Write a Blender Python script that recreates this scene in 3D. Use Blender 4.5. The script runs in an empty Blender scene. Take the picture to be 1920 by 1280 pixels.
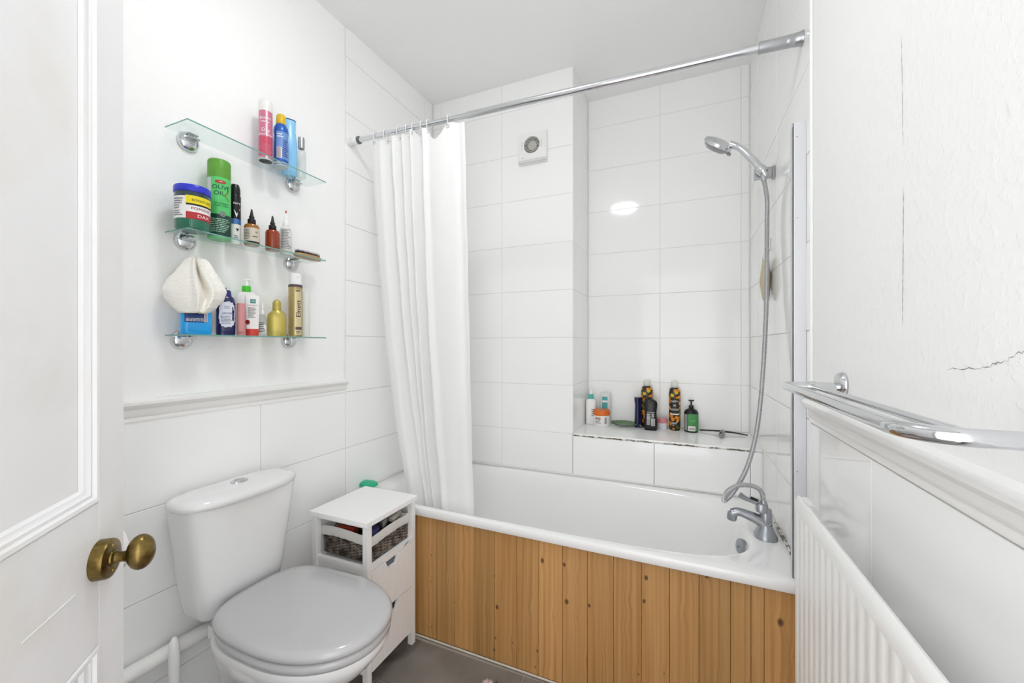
import bpy, bmesh, math, random
from mathutils import Vector, Matrix
random.seed(7)
PI=math.pi
scn=bpy.context.scene
col=scn.collection

# ---------------------------------------------------------------- camera / light / exposure
F=747.46; YAW=0.40093; Y0=647.6; EYE=1.215
cd=bpy.data.cameras.new('camera'); cam=bpy.data.objects.new('camera',cd); col.objects.link(cam)
cam.location=(0,0,EYE); cam.rotation_euler=(PI/2,0,YAW)
cd.sensor_width=36; cd.lens=F/1920*36; cd.shift_y=(Y0-640)/1920; cd.clip_start=.02
scn.camera=cam
scn.view_settings.view_transform='Standard'; scn.view_settings.look='None'
scn.view_settings.exposure=0.03; scn.view_settings.gamma=1
try: scn.view_settings.use_curve_mapping=False
except: pass
LAMP=43.0      # emission of the round ceiling light
WORLD=2.9      # light of the hallway coming in through the doorway
w=bpy.data.worlds.new('hallway_light'); scn.world=w; w.use_nodes=True
w.node_tree.nodes['Background'].inputs[0].default_value=(.97,.985,1,1)
w.node_tree.nodes['Background'].inputs[1].default_value=WORLD
def area(name,loc,rot,sx,sy,power,colr=(1,1,1)):
    l=bpy.data.lights.new(name,'AREA'); l.shape='RECTANGLE'; l.size=sx; l.size_y=sy; l.energy=power; l.color=colr
    o=bpy.data.objects.new(name,l); col.objects.link(o); o.location=loc; o.rotation_euler=rot; return o
scn.cycles.max_bounces=14; scn.cycles.diffuse_bounces=8; scn.cycles.glossy_bounces=6; scn.cycles.transparent_max_bounces=24

# ---------------------------------------------------------------- measured planes (metres)
XL,XR,YB,YA,XP=-1.387,.332,2.04,2.402,-.519
LEDGE=.758
def ray(px,py):
    u=(px-960)/F
    return Vector((-math.sin(YAW)+u*math.cos(YAW), math.cos(YAW)+u*math.sin(YAW),(Y0-py)/F))
def atX(px,py,x): d=ray(px,py); return Vector((0,0,EYE))+d*(x/d.x)
def atY(px,py,y): d=ray(px,py); return Vector((0,0,EYE))+d*(y/d.y)
def atZ(px,py,z): d=ray(px,py); return Vector((0,0,EYE))+d*((z-EYE)/d.z)
def depth(p): return -math.sin(YAW)*p[0]+math.cos(YAW)*p[1]
def wid(p,px,n):   # real width of something n px wide standing at p
    return n*depth(p)/F*math.cos(math.atan((px-960)/F))
def hgt(p,n): return n*depth(p)/F

# ---------------------------------------------------------------- materials
def lin(h):
    if isinstance(h,str):
        c=[int(h[i:i+2],16)/255 for i in (0,2,4)]
        return tuple((v/12.92 if v<=.04045 else ((v+.055)/1.055)**2.4) for v in c)+(1,)
    return tuple(h)+(1,) if len(h)==3 else h
MC={}
def mat(name,c,rough=.4,metal=0,trans=0,ior=1.45,coat=0,sss=0,spec=None,bump=None,emit=None):
    if name in MC: return MC[name]
    m=bpy.data.materials.new(name); m.use_nodes=True; b=m.node_tree.nodes['Principled BSDF']
    b.inputs['Base Color'].default_value=lin(c); b.inputs['Roughness'].default_value=rough
    b.inputs['Metallic'].default_value=metal; b.inputs['Transmission Weight'].default_value=trans; b.inputs['IOR'].default_value=ior
    if coat: b.inputs['Coat Weight'].default_value=coat; b.inputs['Coat Roughness'].default_value=.05
    if sss: b.inputs['Subsurface Weight'].default_value=sss; b.inputs['Subsurface Scale'].default_value=.01
    if spec is not None: b.inputs['Specular IOR Level'].default_value=spec
    if emit: b.inputs['Emission Color'].default_value=lin(c); b.inputs['Emission Strength'].default_value=emit
    if bump:
        sc,st,dist=bump
        N=m.node_tree.nodes; L=m.node_tree.links
        tc=N.new('ShaderNodeTexCoord'); nz=N.new('ShaderNodeTexNoise'); nz.inputs['Scale'].default_value=sc; nz.inputs['Detail'].default_value=3
        bp=N.new('ShaderNodeBump'); bp.inputs['Strength'].default_value=st; bp.inputs['Distance'].default_value=dist
        L.new(tc.outputs['Object'],nz.inputs['Vector']); L.new(nz.outputs['Fac'],bp.inputs['Height']); L.new(bp.outputs['Normal'],b.inputs['Normal'])
    MC[name]=m; return m
def nodes(m): return m.node_tree.nodes,m.node_tree.links,m.node_tree.nodes['Principled BSDF']
def clear(name,tint,gloss=.08,rough=.03):
    """thin clear glass or plastic: see-through with a mirror reflection that grows at grazing angles"""
    if name in MC: return MC[name]
    m=bpy.data.materials.new(name); m.use_nodes=True; N=m.node_tree.nodes; L=m.node_tree.links
    for n in list(N):
        if n.type!='OUTPUT_MATERIAL': N.remove(n)
    out=[n for n in N][0]
    t=N.new('ShaderNodeBsdfTransparent'); t.inputs[0].default_value=lin(tint)
    g=N.new('ShaderNodeBsdfGlossy'); g.inputs['Roughness'].default_value=rough
    lw=N.new('ShaderNodeLayerWeight'); lw.inputs[0].default_value=.25
    mr=N.new('ShaderNodeMapRange'); mr.inputs['To Min'].default_value=gloss; mr.inputs['To Max'].default_value=.12
    mx=N.new('ShaderNodeMixShader')
    L.new(lw.outputs['Fresnel'],mr.inputs['Value']); L.new(mr.outputs[0],mx.inputs[0]); L.new(t.outputs[0],mx.inputs[1]); L.new(g.outputs[0],mx.inputs[2]); L.new(mx.outputs[0],out.inputs[0])
    MC[name]=m; return m

tile_m=mat('glazed_tile','f7f7f6',.07)
N,L,b=nodes(tile_m)
tc=N.new('ShaderNodeTexCoord'); nz=N.new('ShaderNodeTexNoise'); nz.inputs['Scale'].default_value=2.5; bp=N.new('ShaderNodeBump'); bp.inputs['Strength'].default_value=.25; bp.inputs['Distance'].default_value=.006
L.new(tc.outputs['Object'],nz.inputs['Vector']); L.new(nz.outputs['Fac'],bp.inputs['Height']); L.new(bp.outputs['Normal'],b.inputs['Normal'])
grout_m=mat('grout','c9c7c2',.9); pale_m=mat('white_grout','dddcd9',.9)
def plaster():
    m=mat('rough_plaster','f7f7f6',.62)
    N,L,b=nodes(m)
    tc=N.new('ShaderNodeTexCoord')
    n1=N.new('ShaderNodeTexNoise'); n1.inputs['Scale'].default_value=75; n1.inputs['Detail'].default_value=4
    n2=N.new('ShaderNodeTexNoise'); n2.inputs['Scale'].default_value=14; n2.inputs['Detail'].default_value=5
    cr=N.new('ShaderNodeValToRGB'); cr.color_ramp.elements[0].position=.50; cr.color_ramp.elements[1].position=.68
    ma=N.new('ShaderNodeMath'); ma.operation='MULTIPLY_ADD'; ma.inputs[1].default_value=.6
    bp=N.new('ShaderNodeBump'); bp.inputs['Strength'].default_value=.36; bp.inputs['Distance'].default_value=.0022
    L.new(tc.outputs['Object'],n1.inputs['Vector']); L.new(tc.outputs['Object'],n2.inputs['Vector'])
    L.new(n1.outputs['Fac'],cr.inputs['Fac']); L.new(cr.outputs['Color'],ma.inputs[0]); L.new(n2.outputs['Fac'],ma.inputs[2])
    L.new(ma.outputs[0],bp.inputs['Height']); L.new(bp.outputs['Normal'],b.inputs['Normal'])
    return m
plaster_m=plaster()
ceil_m=mat('ceiling_paint','f7f7f6',.75)
gloss_paint=mat('white_gloss_paint','f2f1ef',.32,bump=(6,.15,.004))
door_paint=mat('door_paint','e9e8e9',.36,bump=(7,.2,.004))
N,L,b=nodes(door_paint)   # faint grime
tc=N.new('ShaderNodeTexCoord'); nz=N.new('ShaderNodeTexNoise'); nz.inputs['Scale'].default_value=5; nz.inputs['Detail'].default_value=6
cr=N.new('ShaderNodeValToRGB'); cr.color_ramp.elements[0].position=.30; cr.color_ramp.elements[0].color=lin('e8e6e0'); cr.color_ramp.elements[1].position=.5; cr.color_ramp.elements[1].color=lin('f0eff0')
L.new(tc.outputs['Object'],nz.inputs['Vector']); L.new(nz.outputs['Fac'],cr.inputs[0]); L.new(cr.outputs[0],b.inputs['Base Color'])
acryl=mat('bath_enamel','f5f5f4',.1,coat=.3)
ceramic=mat('white_ceramic','e9e9e9',.06,coat=.4)
seat_m=mat('grey_lacquer','bdbcbd',.1,coat=.5)
chrome=mat('chrome','d6d7da',.08,metal=1)
chrome_soft=mat('brushed_chrome','b9babd',.28,metal=1)
tap_m=mat('dull_chrome','a3a6ab',.3,metal=.85)
alum=mat('anodised_aluminium','dcdde1',.42,metal=.25)
rad_m=mat('radiator_enamel','eeeeec',.3)
brass=mat('aged_brass','86703a',.3,metal=.9)
N,L,b=nodes(brass)
tc=N.new('ShaderNodeTexCoord'); nz=N.new('ShaderNodeTexNoise'); nz.inputs['Scale'].default_value=45; nz.inputs['Detail'].default_value=5
cr=N.new('ShaderNodeValToRGB'); cr.color_ramp.elements[0].position=.35; cr.color_ramp.elements[0].color=lin('54431f'); cr.color_ramp.elements[1].position=.65; cr.color_ramp.elements[1].color=lin('8f7946')
L.new(tc.outputs['Object'],nz.inputs['Vector']); L.new(nz.outputs['Fac'],cr.inputs[0]); L.new(cr.outputs[0],b.inputs['Base Color'])
white_pl=mat('white_plastic','efefee',.3)
white_mdf=mat('white_mdf','f7f6f5',.38)
curtain_m=mat('curtain_satin','f4f4f3',.45)
N,L,b=nodes(curtain_m)
tr=N.new('ShaderNodeBsdfTranslucent'); tr.inputs[0].default_value=lin('f4f4f3'); mx=N.new('ShaderNodeMixShader'); mx.inputs[0].default_value=.18
tc=N.new('ShaderNodeTexCoord'); nz=N.new('ShaderNodeTexNoise'); nz.inputs['Scale'].default_value=16; nz.inputs['Detail'].default_value=4; nz.inputs['Distortion'].default_value=.6
bp=N.new('ShaderNodeBump'); bp.inputs['Strength'].default_value=.22; bp.inputs['Distance'].default_value=.006
L.new(tc.outputs['Object'],nz.inputs['Vector']); L.new(nz.outputs['Fac'],bp.inputs['Height']); L.new(bp.outputs[0],b.inputs['Normal'])
out=[n for n in N if n.type=='OUTPUT_MATERIAL'][0]
L.new(b.outputs[0],mx.inputs[1]); L.new(tr.outputs[0],mx.inputs[2]); L.new(mx.outputs[0],out.inputs[0])
black=mat('black_plastic','141416',.3)
hole=mat('dark_hole','2a2927',.8)

def wood(name='pine_board'):
    m=mat(name,'b07c46',.38)
    N,L,b=nodes(m)
    tc=N.new('ShaderNodeTexCoord'); oi=N.new('ShaderNodeObjectInfo')
    off=N.new('ShaderNodeVectorMath'); off.operation='ADD'
    cmb=N.new('ShaderNodeCombineXYZ'); mu=N.new('ShaderNodeMath'); mu.operation='MULTIPLY'; mu.inputs[1].default_value=37
    L.new(oi.outputs['Random'],mu.inputs[0]); L.new(mu.outputs[0],cmb.inputs[2]); L.new(mu.outputs[0],cmb.inputs[1])
    L.new(tc.outputs['Object'],off.inputs[0]); L.new(cmb.outputs[0],off.inputs[1])
    # knots: sparse voronoi points, wide in z
    so=N.new('ShaderNodeSeparateXYZ'); L.new(off.outputs[0],so.inputs[0]); mk0=N.new('ShaderNodeCombineXYZ'); L.new(so.outputs[0],mk0.inputs[0]); L.new(so.outputs[2],mk0.inputs[1])
    mk=N.new('ShaderNodeMapping'); mk.inputs['Scale'].default_value=(11,7.5,1); L.new(mk0.outputs[0],mk.inputs[0])
    vo=N.new('ShaderNodeTexVoronoi'); vo.voronoi_dimensions='2D'; vo.inputs['Scale'].default_value=1; vo.inputs['Randomness'].default_value=.95; L.new(mk.outputs[0],vo.inputs['Vector'])
    sep=N.new('ShaderNodeSeparateColor'); L.new(vo.outputs['Color'],sep.inputs[0])
    thr=N.new('ShaderNodeMath'); thr.operation='MULTIPLY_ADD'; thr.inputs[1].default_value=.105; thr.inputs[2].default_value=.008   # knot radius by cell
    pw=N.new('ShaderNodeMath'); pw.operation='POWER'; pw.inputs[1].default_value=2.6; L.new(sep.outputs[0],pw.inputs[0]); L.new(pw.outputs[0],thr.inputs[0])
    dv=N.new('ShaderNodeMath'); dv.operation='DIVIDE'; L.new(vo.outputs['Distance'],dv.inputs[0]); L.new(thr.outputs[0],dv.inputs[1])
    kr=N.new('ShaderNodeValToRGB'); e=kr.color_ramp; e.elements[0].position=.0; e.elements[0].color=(.0,0,0,1); e.elements[1].position=1; e.elements[1].color=(1,1,1,1)
    k2=e.elements.new(.62); k2.color=(.30,.30,.30,1)
    L.new(dv.outputs[0],kr.inputs[0])
    # grain bending round the knots
    inf=N.new('ShaderNodeMapRange'); inf.inputs['From Min'].default_value=0; inf.inputs['From Max'].default_value=.30; inf.inputs['To Min'].default_value=.0065; inf.inputs['To Max'].default_value=0
    L.new(vo.outputs['Distance'],inf.inputs['Value'])
    sx=N.new('ShaderNodeSeparateXYZ'); L.new(off.outputs[0],sx.inputs[0])
    ad=N.new('ShaderNodeMath'); ad.operation='ADD'; L.new(sx.outputs[0],ad.inputs[0]); L.new(inf.outputs[0],ad.inputs[1])
    cz=N.new('ShaderNodeCombineXYZ'); L.new(ad.outputs[0],cz.inputs[0]); L.new(sx.outputs[1],cz.inputs[1]); L.new(sx.outputs[2],cz.inputs[2])
    mg=N.new('ShaderNodeMapping'); mg.inputs['Scale'].default_value=(110,110,1.3); L.new(cz.outputs[0],mg.inputs[0])
    ng=N.new('ShaderNodeTexNoise'); ng.inputs['Scale'].default_value=1; ng.inputs['Detail'].default_value=5; ng.inputs['Distortion'].default_value=.2; L.new(mg.outputs[0],ng.inputs['Vector'])
    gr=N.new('ShaderNodeValToRGB'); e=gr.color_ramp
    e.elements[0].position=.30; e.elements[0].color=lin('a87945'); e.elements[1].position=.72; e.elements[1].color=lin('c69a64')
    x=e.elements.new(.5); x.color=lin('ba8c55')
    L.new(ng.outputs['Fac'],gr.inputs[0])
    hs=N.new('ShaderNodeHueSaturation'); L.new(gr.outputs[0],hs.inputs['Color'])
    vr=N.new('ShaderNodeMapRange'); vr.inputs['To Min'].default_value=.86; vr.inputs['To Max'].default_value=1.12; L.new(oi.outputs['Random'],vr.inputs['Value']); L.new(vr.outputs[0],hs.inputs['Value'])
    mix=N.new('ShaderNodeMix'); mix.data_type='RGBA'; mix.blend_type='MIX'
    L.new(kr.outputs[0],mix.inputs['Factor']); mix.inputs['A'].default_value=lin('47281a'); L.new(hs.outputs[0],mix.inputs['B'])
    L.new(mix.outputs['Result'],b.inputs['Base Color'])
    bp=N.new('ShaderNodeBump'); bp.inputs['Strength'].default_value=.15; bp.inputs['Distance'].default_value=.001; L.new(ng.outputs['Fac'],bp.inputs['Height']); L.new(bp.outputs[0],b.inputs['Normal'])
    return m
wood_m=wood()
def floor_mat():
    m=mat('grey_stone_tile','6f6963',.5)
    N,L,b=nodes(m); tc=N.new('ShaderNodeTexCoord')
    n=N.new('ShaderNodeTexNoise'); n.inputs['Scale'].default_value=5; n.inputs['Detail'].default_value=8; n.inputs['Distortion'].default_value=.5
    cr=N.new('ShaderNodeValToRGB'); cr.color_ramp.elements[0].position=.3; cr.color_ramp.elements[0].color=lin('75706b'); cr.color_ramp.elements[1].position=.7; cr.color_ramp.elements[1].color=lin('918c87')
    wv=N.new('ShaderNodeTexWave'); wv.wave_type='BANDS'; wv.inputs['Scale'].default_value=.55; wv.inputs['Distortion'].default_value=9; wv.inputs['Detail'].default_value=2; wv.inputs['Detail Scale'].default_value=1.2
    vr=N.new('ShaderNodeValToRGB'); vr.color_ramp.elements[0].position=0; vr.color_ramp.elements[0].color=(.62,.6,.58,1); vr.color_ramp.elements[1].position=.022; vr.color_ramp.elements[1].color=(1,1,1,1)
    mx=N.new('ShaderNodeMix'); mx.data_type='RGBA'; mx.blend_type='MULTIPLY'; mx.inputs['Factor'].default_value=1
    L.new(tc.outputs['Object'],n.inputs['Vector']); L.new(tc.outputs['Object'],wv.inputs['Vector']); L.new(n.outputs['Fac'],cr.inputs[0]); L.new(wv.outputs['Fac'],vr.inputs[0])
    L.new(cr.outputs[0],mx.inputs['A']); L.new(vr.outputs[0],mx.inputs['B']); L.new(mx.outputs['Result'],b.inputs['Base Color'])
    return m
floor_m=floor_mat()
def mouldy():
    m=mat('mouldy_sealant','dcd9d2',.5)
    N,L,b=nodes(m); tc=N.new('ShaderNodeTexCoord')
    mp=N.new('ShaderNodeMapping'); mp.inputs['Scale'].default_value=(1,1,2.2); L.new(tc.outputs['Object'],mp.inputs[0])
    n=N.new('ShaderNodeTexNoise'); n.inputs['Scale'].default_value=24; n.inputs['Detail'].default_value=7; n.inputs['Roughness'].default_value=.75
    n2=N.new('ShaderNodeTexNoise'); n2.inputs['Scale'].default_value=60; n2.inputs['Detail'].default_value=3
    L.new(mp.outputs[0],n.inputs['Vector']); L.new(mp.outputs[0],n2.inputs['Vector'])
    cr=N.new('ShaderNodeValToRGB'); e=cr.color_ramp; e.elements[0].position=.46; e.elements[0].color=(0,0,0,1); e.elements[1].position=.52; e.elements[1].color=(1,1,1,1)
    dk=N.new('ShaderNodeValToRGB'); dk.color_ramp.elements[0].position=.4; dk.color_ramp.elements[0].color=lin('3b352c'); dk.color_ramp.elements[1].position=.62; dk.color_ramp.elements[1].color=lin('86745f')
    mx=N.new('ShaderNodeMix'); mx.data_type='RGBA'; mx.inputs['A'].default_value=lin('e0ddd7')
    L.new(n.outputs['Fac'],cr.inputs[0]); L.new(cr.outputs[0],mx.inputs['Factor']); L.new(n2.outputs['Fac'],dk.inputs[0]); L.new(dk.outputs[0],mx.inputs['B']); L.new(mx.outputs['Result'],b.inputs['Base Color'])
    return m
mould_m=mouldy()
def fruit():
    m=mat('fruit_print','2a3a22',.3)
    N,L,b=nodes(m); tc=N.new('ShaderNodeTexCoord'); v=N.new('ShaderNodeTexVoronoi'); v.inputs['Scale'].default_value=52; L.new(tc.outputs['Object'],v.inputs['Vector'])
    s=N.new('ShaderNodeSeparateColor'); L.new(v.outputs['Color'],s.inputs[0])
    c=N.new('ShaderNodeValToRGB'); c.color_ramp.interpolation='CONSTANT'; e=c.color_ramp.elements
    e[0].position=0; e[0].color=lin('e0861f'); e[1].position=.3; e[1].color=lin('d8b425')
    for p,h in ((.52,'5f6b2a'),(.68,'33402a'),(.82,'e8a04a')): x=e.new(p); x.color=lin(h)
    L.new(s.outputs[0],c.inputs[0])
    k=N.new('ShaderNodeValToRGB'); k.color_ramp.elements[0].position=.50; k.color_ramp.elements[0].color=(1,1,1,1); k.color_ramp.elements[1].position=.58; k.color_ramp.elements[1].color=(0,0,0,1)
    L.new(v.outputs['Distance'],k.inputs[0])
    mx=N.new('ShaderNodeMix'); mx.data_type='RGBA'; mx.inputs['A'].default_value=lin('26281c'); L.new(k.outputs[0],mx.inputs['Factor']); L.new(c.outputs[0],mx.inputs['B']); L.new(mx.outputs['Result'],b.inputs['Base Color'])
    return m
fruit_m=fruit()

# ---------------------------------------------------------------- object helpers
def tag(o,label=None,cat=None,group=None,kind=None):
    if label: o['label']=label
    if cat: o['category']=cat
    if group: o['group']=group
    if kind: o['kind']=kind
    return o
def thing(name,label,cat,loc=(0,0,0),rz=0,group=None,kind=None):
    o=bpy.data.objects.new(name,None); col.objects.link(o); o.location=loc; o.rotation_euler=(0,0,rz); o.empty_display_size=.05
    return tag(o,label,cat,group,kind)
def obj(name,bm,m,parent=None,smooth=None,bevel=0,world=False):
    bmesh.ops.recalc_face_normals(bm,faces=bm.faces)
    me=bpy.data.meshes.new(name); bm.to_mesh(me); bm.free()
    for x in (m if isinstance(m,(list,tuple)) else [m]): me.materials.append(x)
    o=bpy.data.objects.new(name,me); col.objects.link(o)
    if parent is not None: o.parent=parent
    if smooth:
        for p in me.polygons: p.use_smooth=True
        me.set_sharp_from_angle(angle=math.radians(smooth))
    if bevel:
        md=o.modifiers.new('bevel','BEVEL'); md.width=bevel; md.segments=2; md.limit_method='ANGLE'; md.angle_limit=math.radians(40)
        for p in me.polygons: p.use_smooth=True
        me.set_sharp_from_angle(angle=math.radians(50))
    return o
def box(bm,x0,x1,y0,y1,z0,z1,mi=0):
    v=[bm.verts.new((x,y,z)) for x in (x0,x1) for y in (y0,y1) for z in (z0,z1)]
    for f in ((0,1,3,2),(4,6,7,5),(0,4,5,1),(2,3,7,6),(0,2,6,4),(1,5,7,3)):
        fc=bm.faces.new([v[i] for i in f]); fc.material_index=mi
    return v
def nb(): return bmesh.new()
def bx(name,x0,x1,y0,y1,z0,z1,m,parent=None,bevel=0):
    bm=nb(); box(bm,x0,x1,y0,y1,z0,z1); return obj(name,bm,m,parent,bevel=bevel)
def loft_rings(bm,rings,cap0=True,cap1=True,closed=True,mi=0):
    vr=[[bm.verts.new(p) for p in r] for r in rings]
    n=len(vr[0])
    for a,b2 in zip(vr,vr[1:]):
        for i in range(n if closed else n-1):
            j=(i+1)%n
            f=bm.faces.new((a[i],a[j],b2[j],b2[i])); f.material_index=mi
    if cap0: f=bm.faces.new(list(reversed(vr[0]))); f.material_index=mi
    if cap1: f=bm.faces.new(vr[-1]); f.material_index=mi
    return vr
def sgn(v): return -1 if v<0 else 1
def sup(rx,ry,n,th):
    c,s=math.cos(th),math.sin(th)
    return rx*sgn(c)*abs(c)**(2/n), ry*sgn(s)*abs(s)**(2/n)
def secloft(bm,secs,seg=28,cap0=True,cap1=True,mi=0):
    """secs: (z,rx,ry,n)"""
    return loft_rings(bm,[[(*sup(rx,ry,n,2*PI*i/seg),z) for i in range(seg)] for z,rx,ry,n in secs],cap0,cap1,mi=mi)
def R(z,r,ry=None,n=2): return (z,r,r if ry is None else ry,n)
def secat(secs,z):
    for a,b2 in zip(secs,secs[1:]):
        if a[0]<=z<=b2[0] and b2[0]>a[0]:
            t=(z-a[0])/(b2[0]-a[0]); return tuple(a[k]*(1-t)+b2[k]*t for k in (1,2,3))
    return secs[-1][1:] if z>secs[-1][0] else secs[0][1:]
def onsurf(secs,t,z,off):
    rx,ry,n=secat(secs,z)
    if n<=2.2:
        a=max(-1.4,min(1.4,t/ry)); y=ry*math.sin(a)
    else: y=max(-ry*.97,min(ry*.97,t))
    x=rx*max(0,1-abs(y/ry)**n)**(1/n)
    k=1+off/max(rx,1e-4)
    return (x*k,y*(1+off/ry),z)
def patch(name,secs,t0,t1,z0,z1,m,parent,off=.0004,nt=14,nz=4):
    bm=nb(); g=[[bm.verts.new(onsurf(secs,t0+(t1-t0)*i/nt,z0+(z1-z0)*j/nz,off)) for i in range(nt+1)] for j in range(nz+1)]
    for j in range(nz):
        for i in range(nt): bm.faces.new((g[j][i],g[j][i+1],g[j+1][i+1],g[j+1][i]))
    return obj(name,bm,m,parent,smooth=60)
def text(s,h,m,parent,place,rot=0,sx=1,name='lettering',bold=0):
    """flat print: letters of cap height h, mapped by place(u,v)->xyz, centred on 0,0"""
    cu=bpy.data.curves.new(name,'FONT'); cu.body=s; cu.size=h/.70; cu.align_x='CENTER'; cu.align_y='CENTER'; cu.fill_mode='FRONT'; cu.resolution_u=4
    t=bpy.data.objects.new('tmp',cu); me=bpy.data.meshes.new_from_object(t)
    bpy.data.objects.remove(t); bpy.data.curves.remove(cu)
    c,sn=math.cos(rot),math.sin(rot)
    bm=bmesh.new(); bm.from_mesh(me)
    for v in bm.verts:
        u,q=v.co.x*sx,v.co.y; v.co=(u*c-q*sn,u*sn+q*c,0)
    us=[v.co.x for v in bm.verts]; k=math.floor(min(us)/.0016)+1
    while k*.0016<max(us):
        bmesh.ops.bisect_plane(bm,geom=bm.verts[:]+bm.edges[:]+bm.faces[:],plane_co=(k*.0016,0,0),plane_no=(1,0,0)); k+=1
    for v in bm.verts: v.co=place(v.co.x,v.co.y)
    bm.to_mesh(me); bm.free()
    me.name=name; me.materials.append(m)
    o=bpy.data.objects.new(name,me); col.objects.link(o); o.parent=parent; return o
def print_on(secs,s,h,t,z,m,parent,off=.0009,rot=0,sx=1,bold=0,name='lettering'):
    return text(s,h,m,parent,lambda u,v:onsurf(secs,t+u,z+v,off),rot,sx,name,bold)
def tube(bm,pts,r,seg=10,cap=True,mi=0,closed=False):
    pts=[Vector(p) for p in pts]; rings=[]; up=None; n=len(pts)
    for i,p in enumerate(pts):
        if closed: d=(pts[(i+1)%n]-pts[i-1]).normalized()
        else: d=(pts[min(i+1,n-1)]-pts[max(i-1,0)]).normalized()
        if up is None:
            up=Vector((0,0,1)) if abs(d.z)<.9 else Vector((1,0,0))
        a=(up-d*up.dot(d)).normalized(); up=a; b2=d.cross(a)
        rr=r[i] if isinstance(r,(list,tuple)) else r
        rings.append([p+(a*math.cos(2*PI*k/seg)+b2*math.sin(2*PI*k/seg))*rr for k in range(seg)])
    if closed: rings.append(rings[0]); cap=False
    return loft_rings(bm,rings,cap,cap,mi=mi)
def spline(pts,k=8):
    pts=[Vector(p) for p in pts]; P=[pts[0]*2-pts[1]]+pts+[pts[-1]*2-pts[-2]]; out=[]
    for i in range(1,len(P)-2):
        for j in range(k):
            t=j/k; a,b2,c,d=P[i-1],P[i],P[i+1],P[i+2]
            out.append(.5*((2*b2)+(c-a)*t+(2*a-5*b2+4*c-d)*t*t+(3*b2-a-3*c+d)*t**3))
    out.append(pts[-1]); return out
def lathe_axis(bm,base,axis,prof,seg=28,mi=0,cap0=True,cap1=True):
    """prof: (distance along axis, radius)"""
    base=Vector(base); d=Vector(axis).normalized(); up=Vector((0,0,1)) if abs(d.z)<.9 else Vector((1,0,0))
    a=(up-d*up.dot(d)).normalized(); b2=d.cross(a)
    return loft_rings(bm,[[base+d*s+(a*math.cos(2*PI*k/seg)+b2*math.sin(2*PI*k/seg))*r for k in range(seg)] for s,r in prof],cap0,cap1,mi=mi)

# ---------------------------------------------------------------- the setting
def struct(name,bm,m,label,cat,**k):
    o=obj(name,bm,m,None,**k); return tag(o,label,cat,None,'structure')
H=2.8
def ceil_z(y): return 2.64+.038*(y-1.2)
YF=-.22
bm=nb(); box(bm,XL-.07,XL-.004,YF,YB+.004,0,H); wall_left=struct('wall_left',bm,plaster_m,'left wall, rough white plaster above and white tiles below and over the bath','wall')
bm=nb(); box(bm,XR+.004,XR+.07,YF,YA+.004,0,H); wall_right=struct('wall_right',bm,plaster_m,'right wall, rough cracked white plaster above a tiled dado','wall')
bm=nb(); box(bm,XL-.07,XP-.004,YB+.004,YB+.07,0,H); wall_back=struct('wall_back',bm,plaster_m,'white tiled wall section behind the bath holding the extractor fan','wall')
bm=nb(); box(bm,XP-.07,XR+.07,YA+.004,YA+.07,0,H); wall_alc=struct('wall_alcove',bm,plaster_m,'tiled rear wall of the alcove above the toiletries ledge','wall')
bm=nb(); box(bm,XP-.004-.06,XP-.004,YB+.07,YA+.004,0,H); wall_side=struct('wall_alcove_left',bm,plaster_m,'narrow tiled return wall on the left side of the alcove','wall')
bm=nb(); box(bm,XP-.004,XR+.004,YB+.004,YA+.004,0,LEDGE-.012); ledge_base=struct('wall_ledge',bm,grout_m,'low tiled wall under the alcove ledge at the back of the bath','wall')
# front wall with the doorway the camera stands in
bm=nb(); box(bm,XL-.07,-.44,YF-.08,YF,0,H); box(bm,-.44,XR+.07,YF-.08,YF,2.05,H)
struct('wall_front',bm,plaster_m,'front wall with the open doorway, behind the camera','wall')
bm=nb(); box(bm,XL-.07,XR+.07,YF-.08,YA+.07,-.06,-.006); floor=struct('floor',bm,mat('floor_grout','b4aca2',.85),'grey stone-look tiled floor with pale grout','floor')
bm=nb()
y0,y1=YF-.08,YA+.07
v=[bm.verts.new(p) for p in ((XL-.07,y0,ceil_z(y0)),(XR+.07,y0,ceil_z(y0)),(XR+.07,y1,ceil_z(y1)),(XL-.07,y1,ceil_z(y1)))]
v2=[bm.verts.new(x.co+Vector((0,0,.05))) for x in v]
bm.faces.new(v); bm.faces.new(v2)
for i in range(4): bm.faces.new((v[i],v[(i+1)%4],v2[(i+1)%4],v2[i]))
struct('ceiling',bm,ceil_m,'plain matt white painted ceiling','ceiling')

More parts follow.
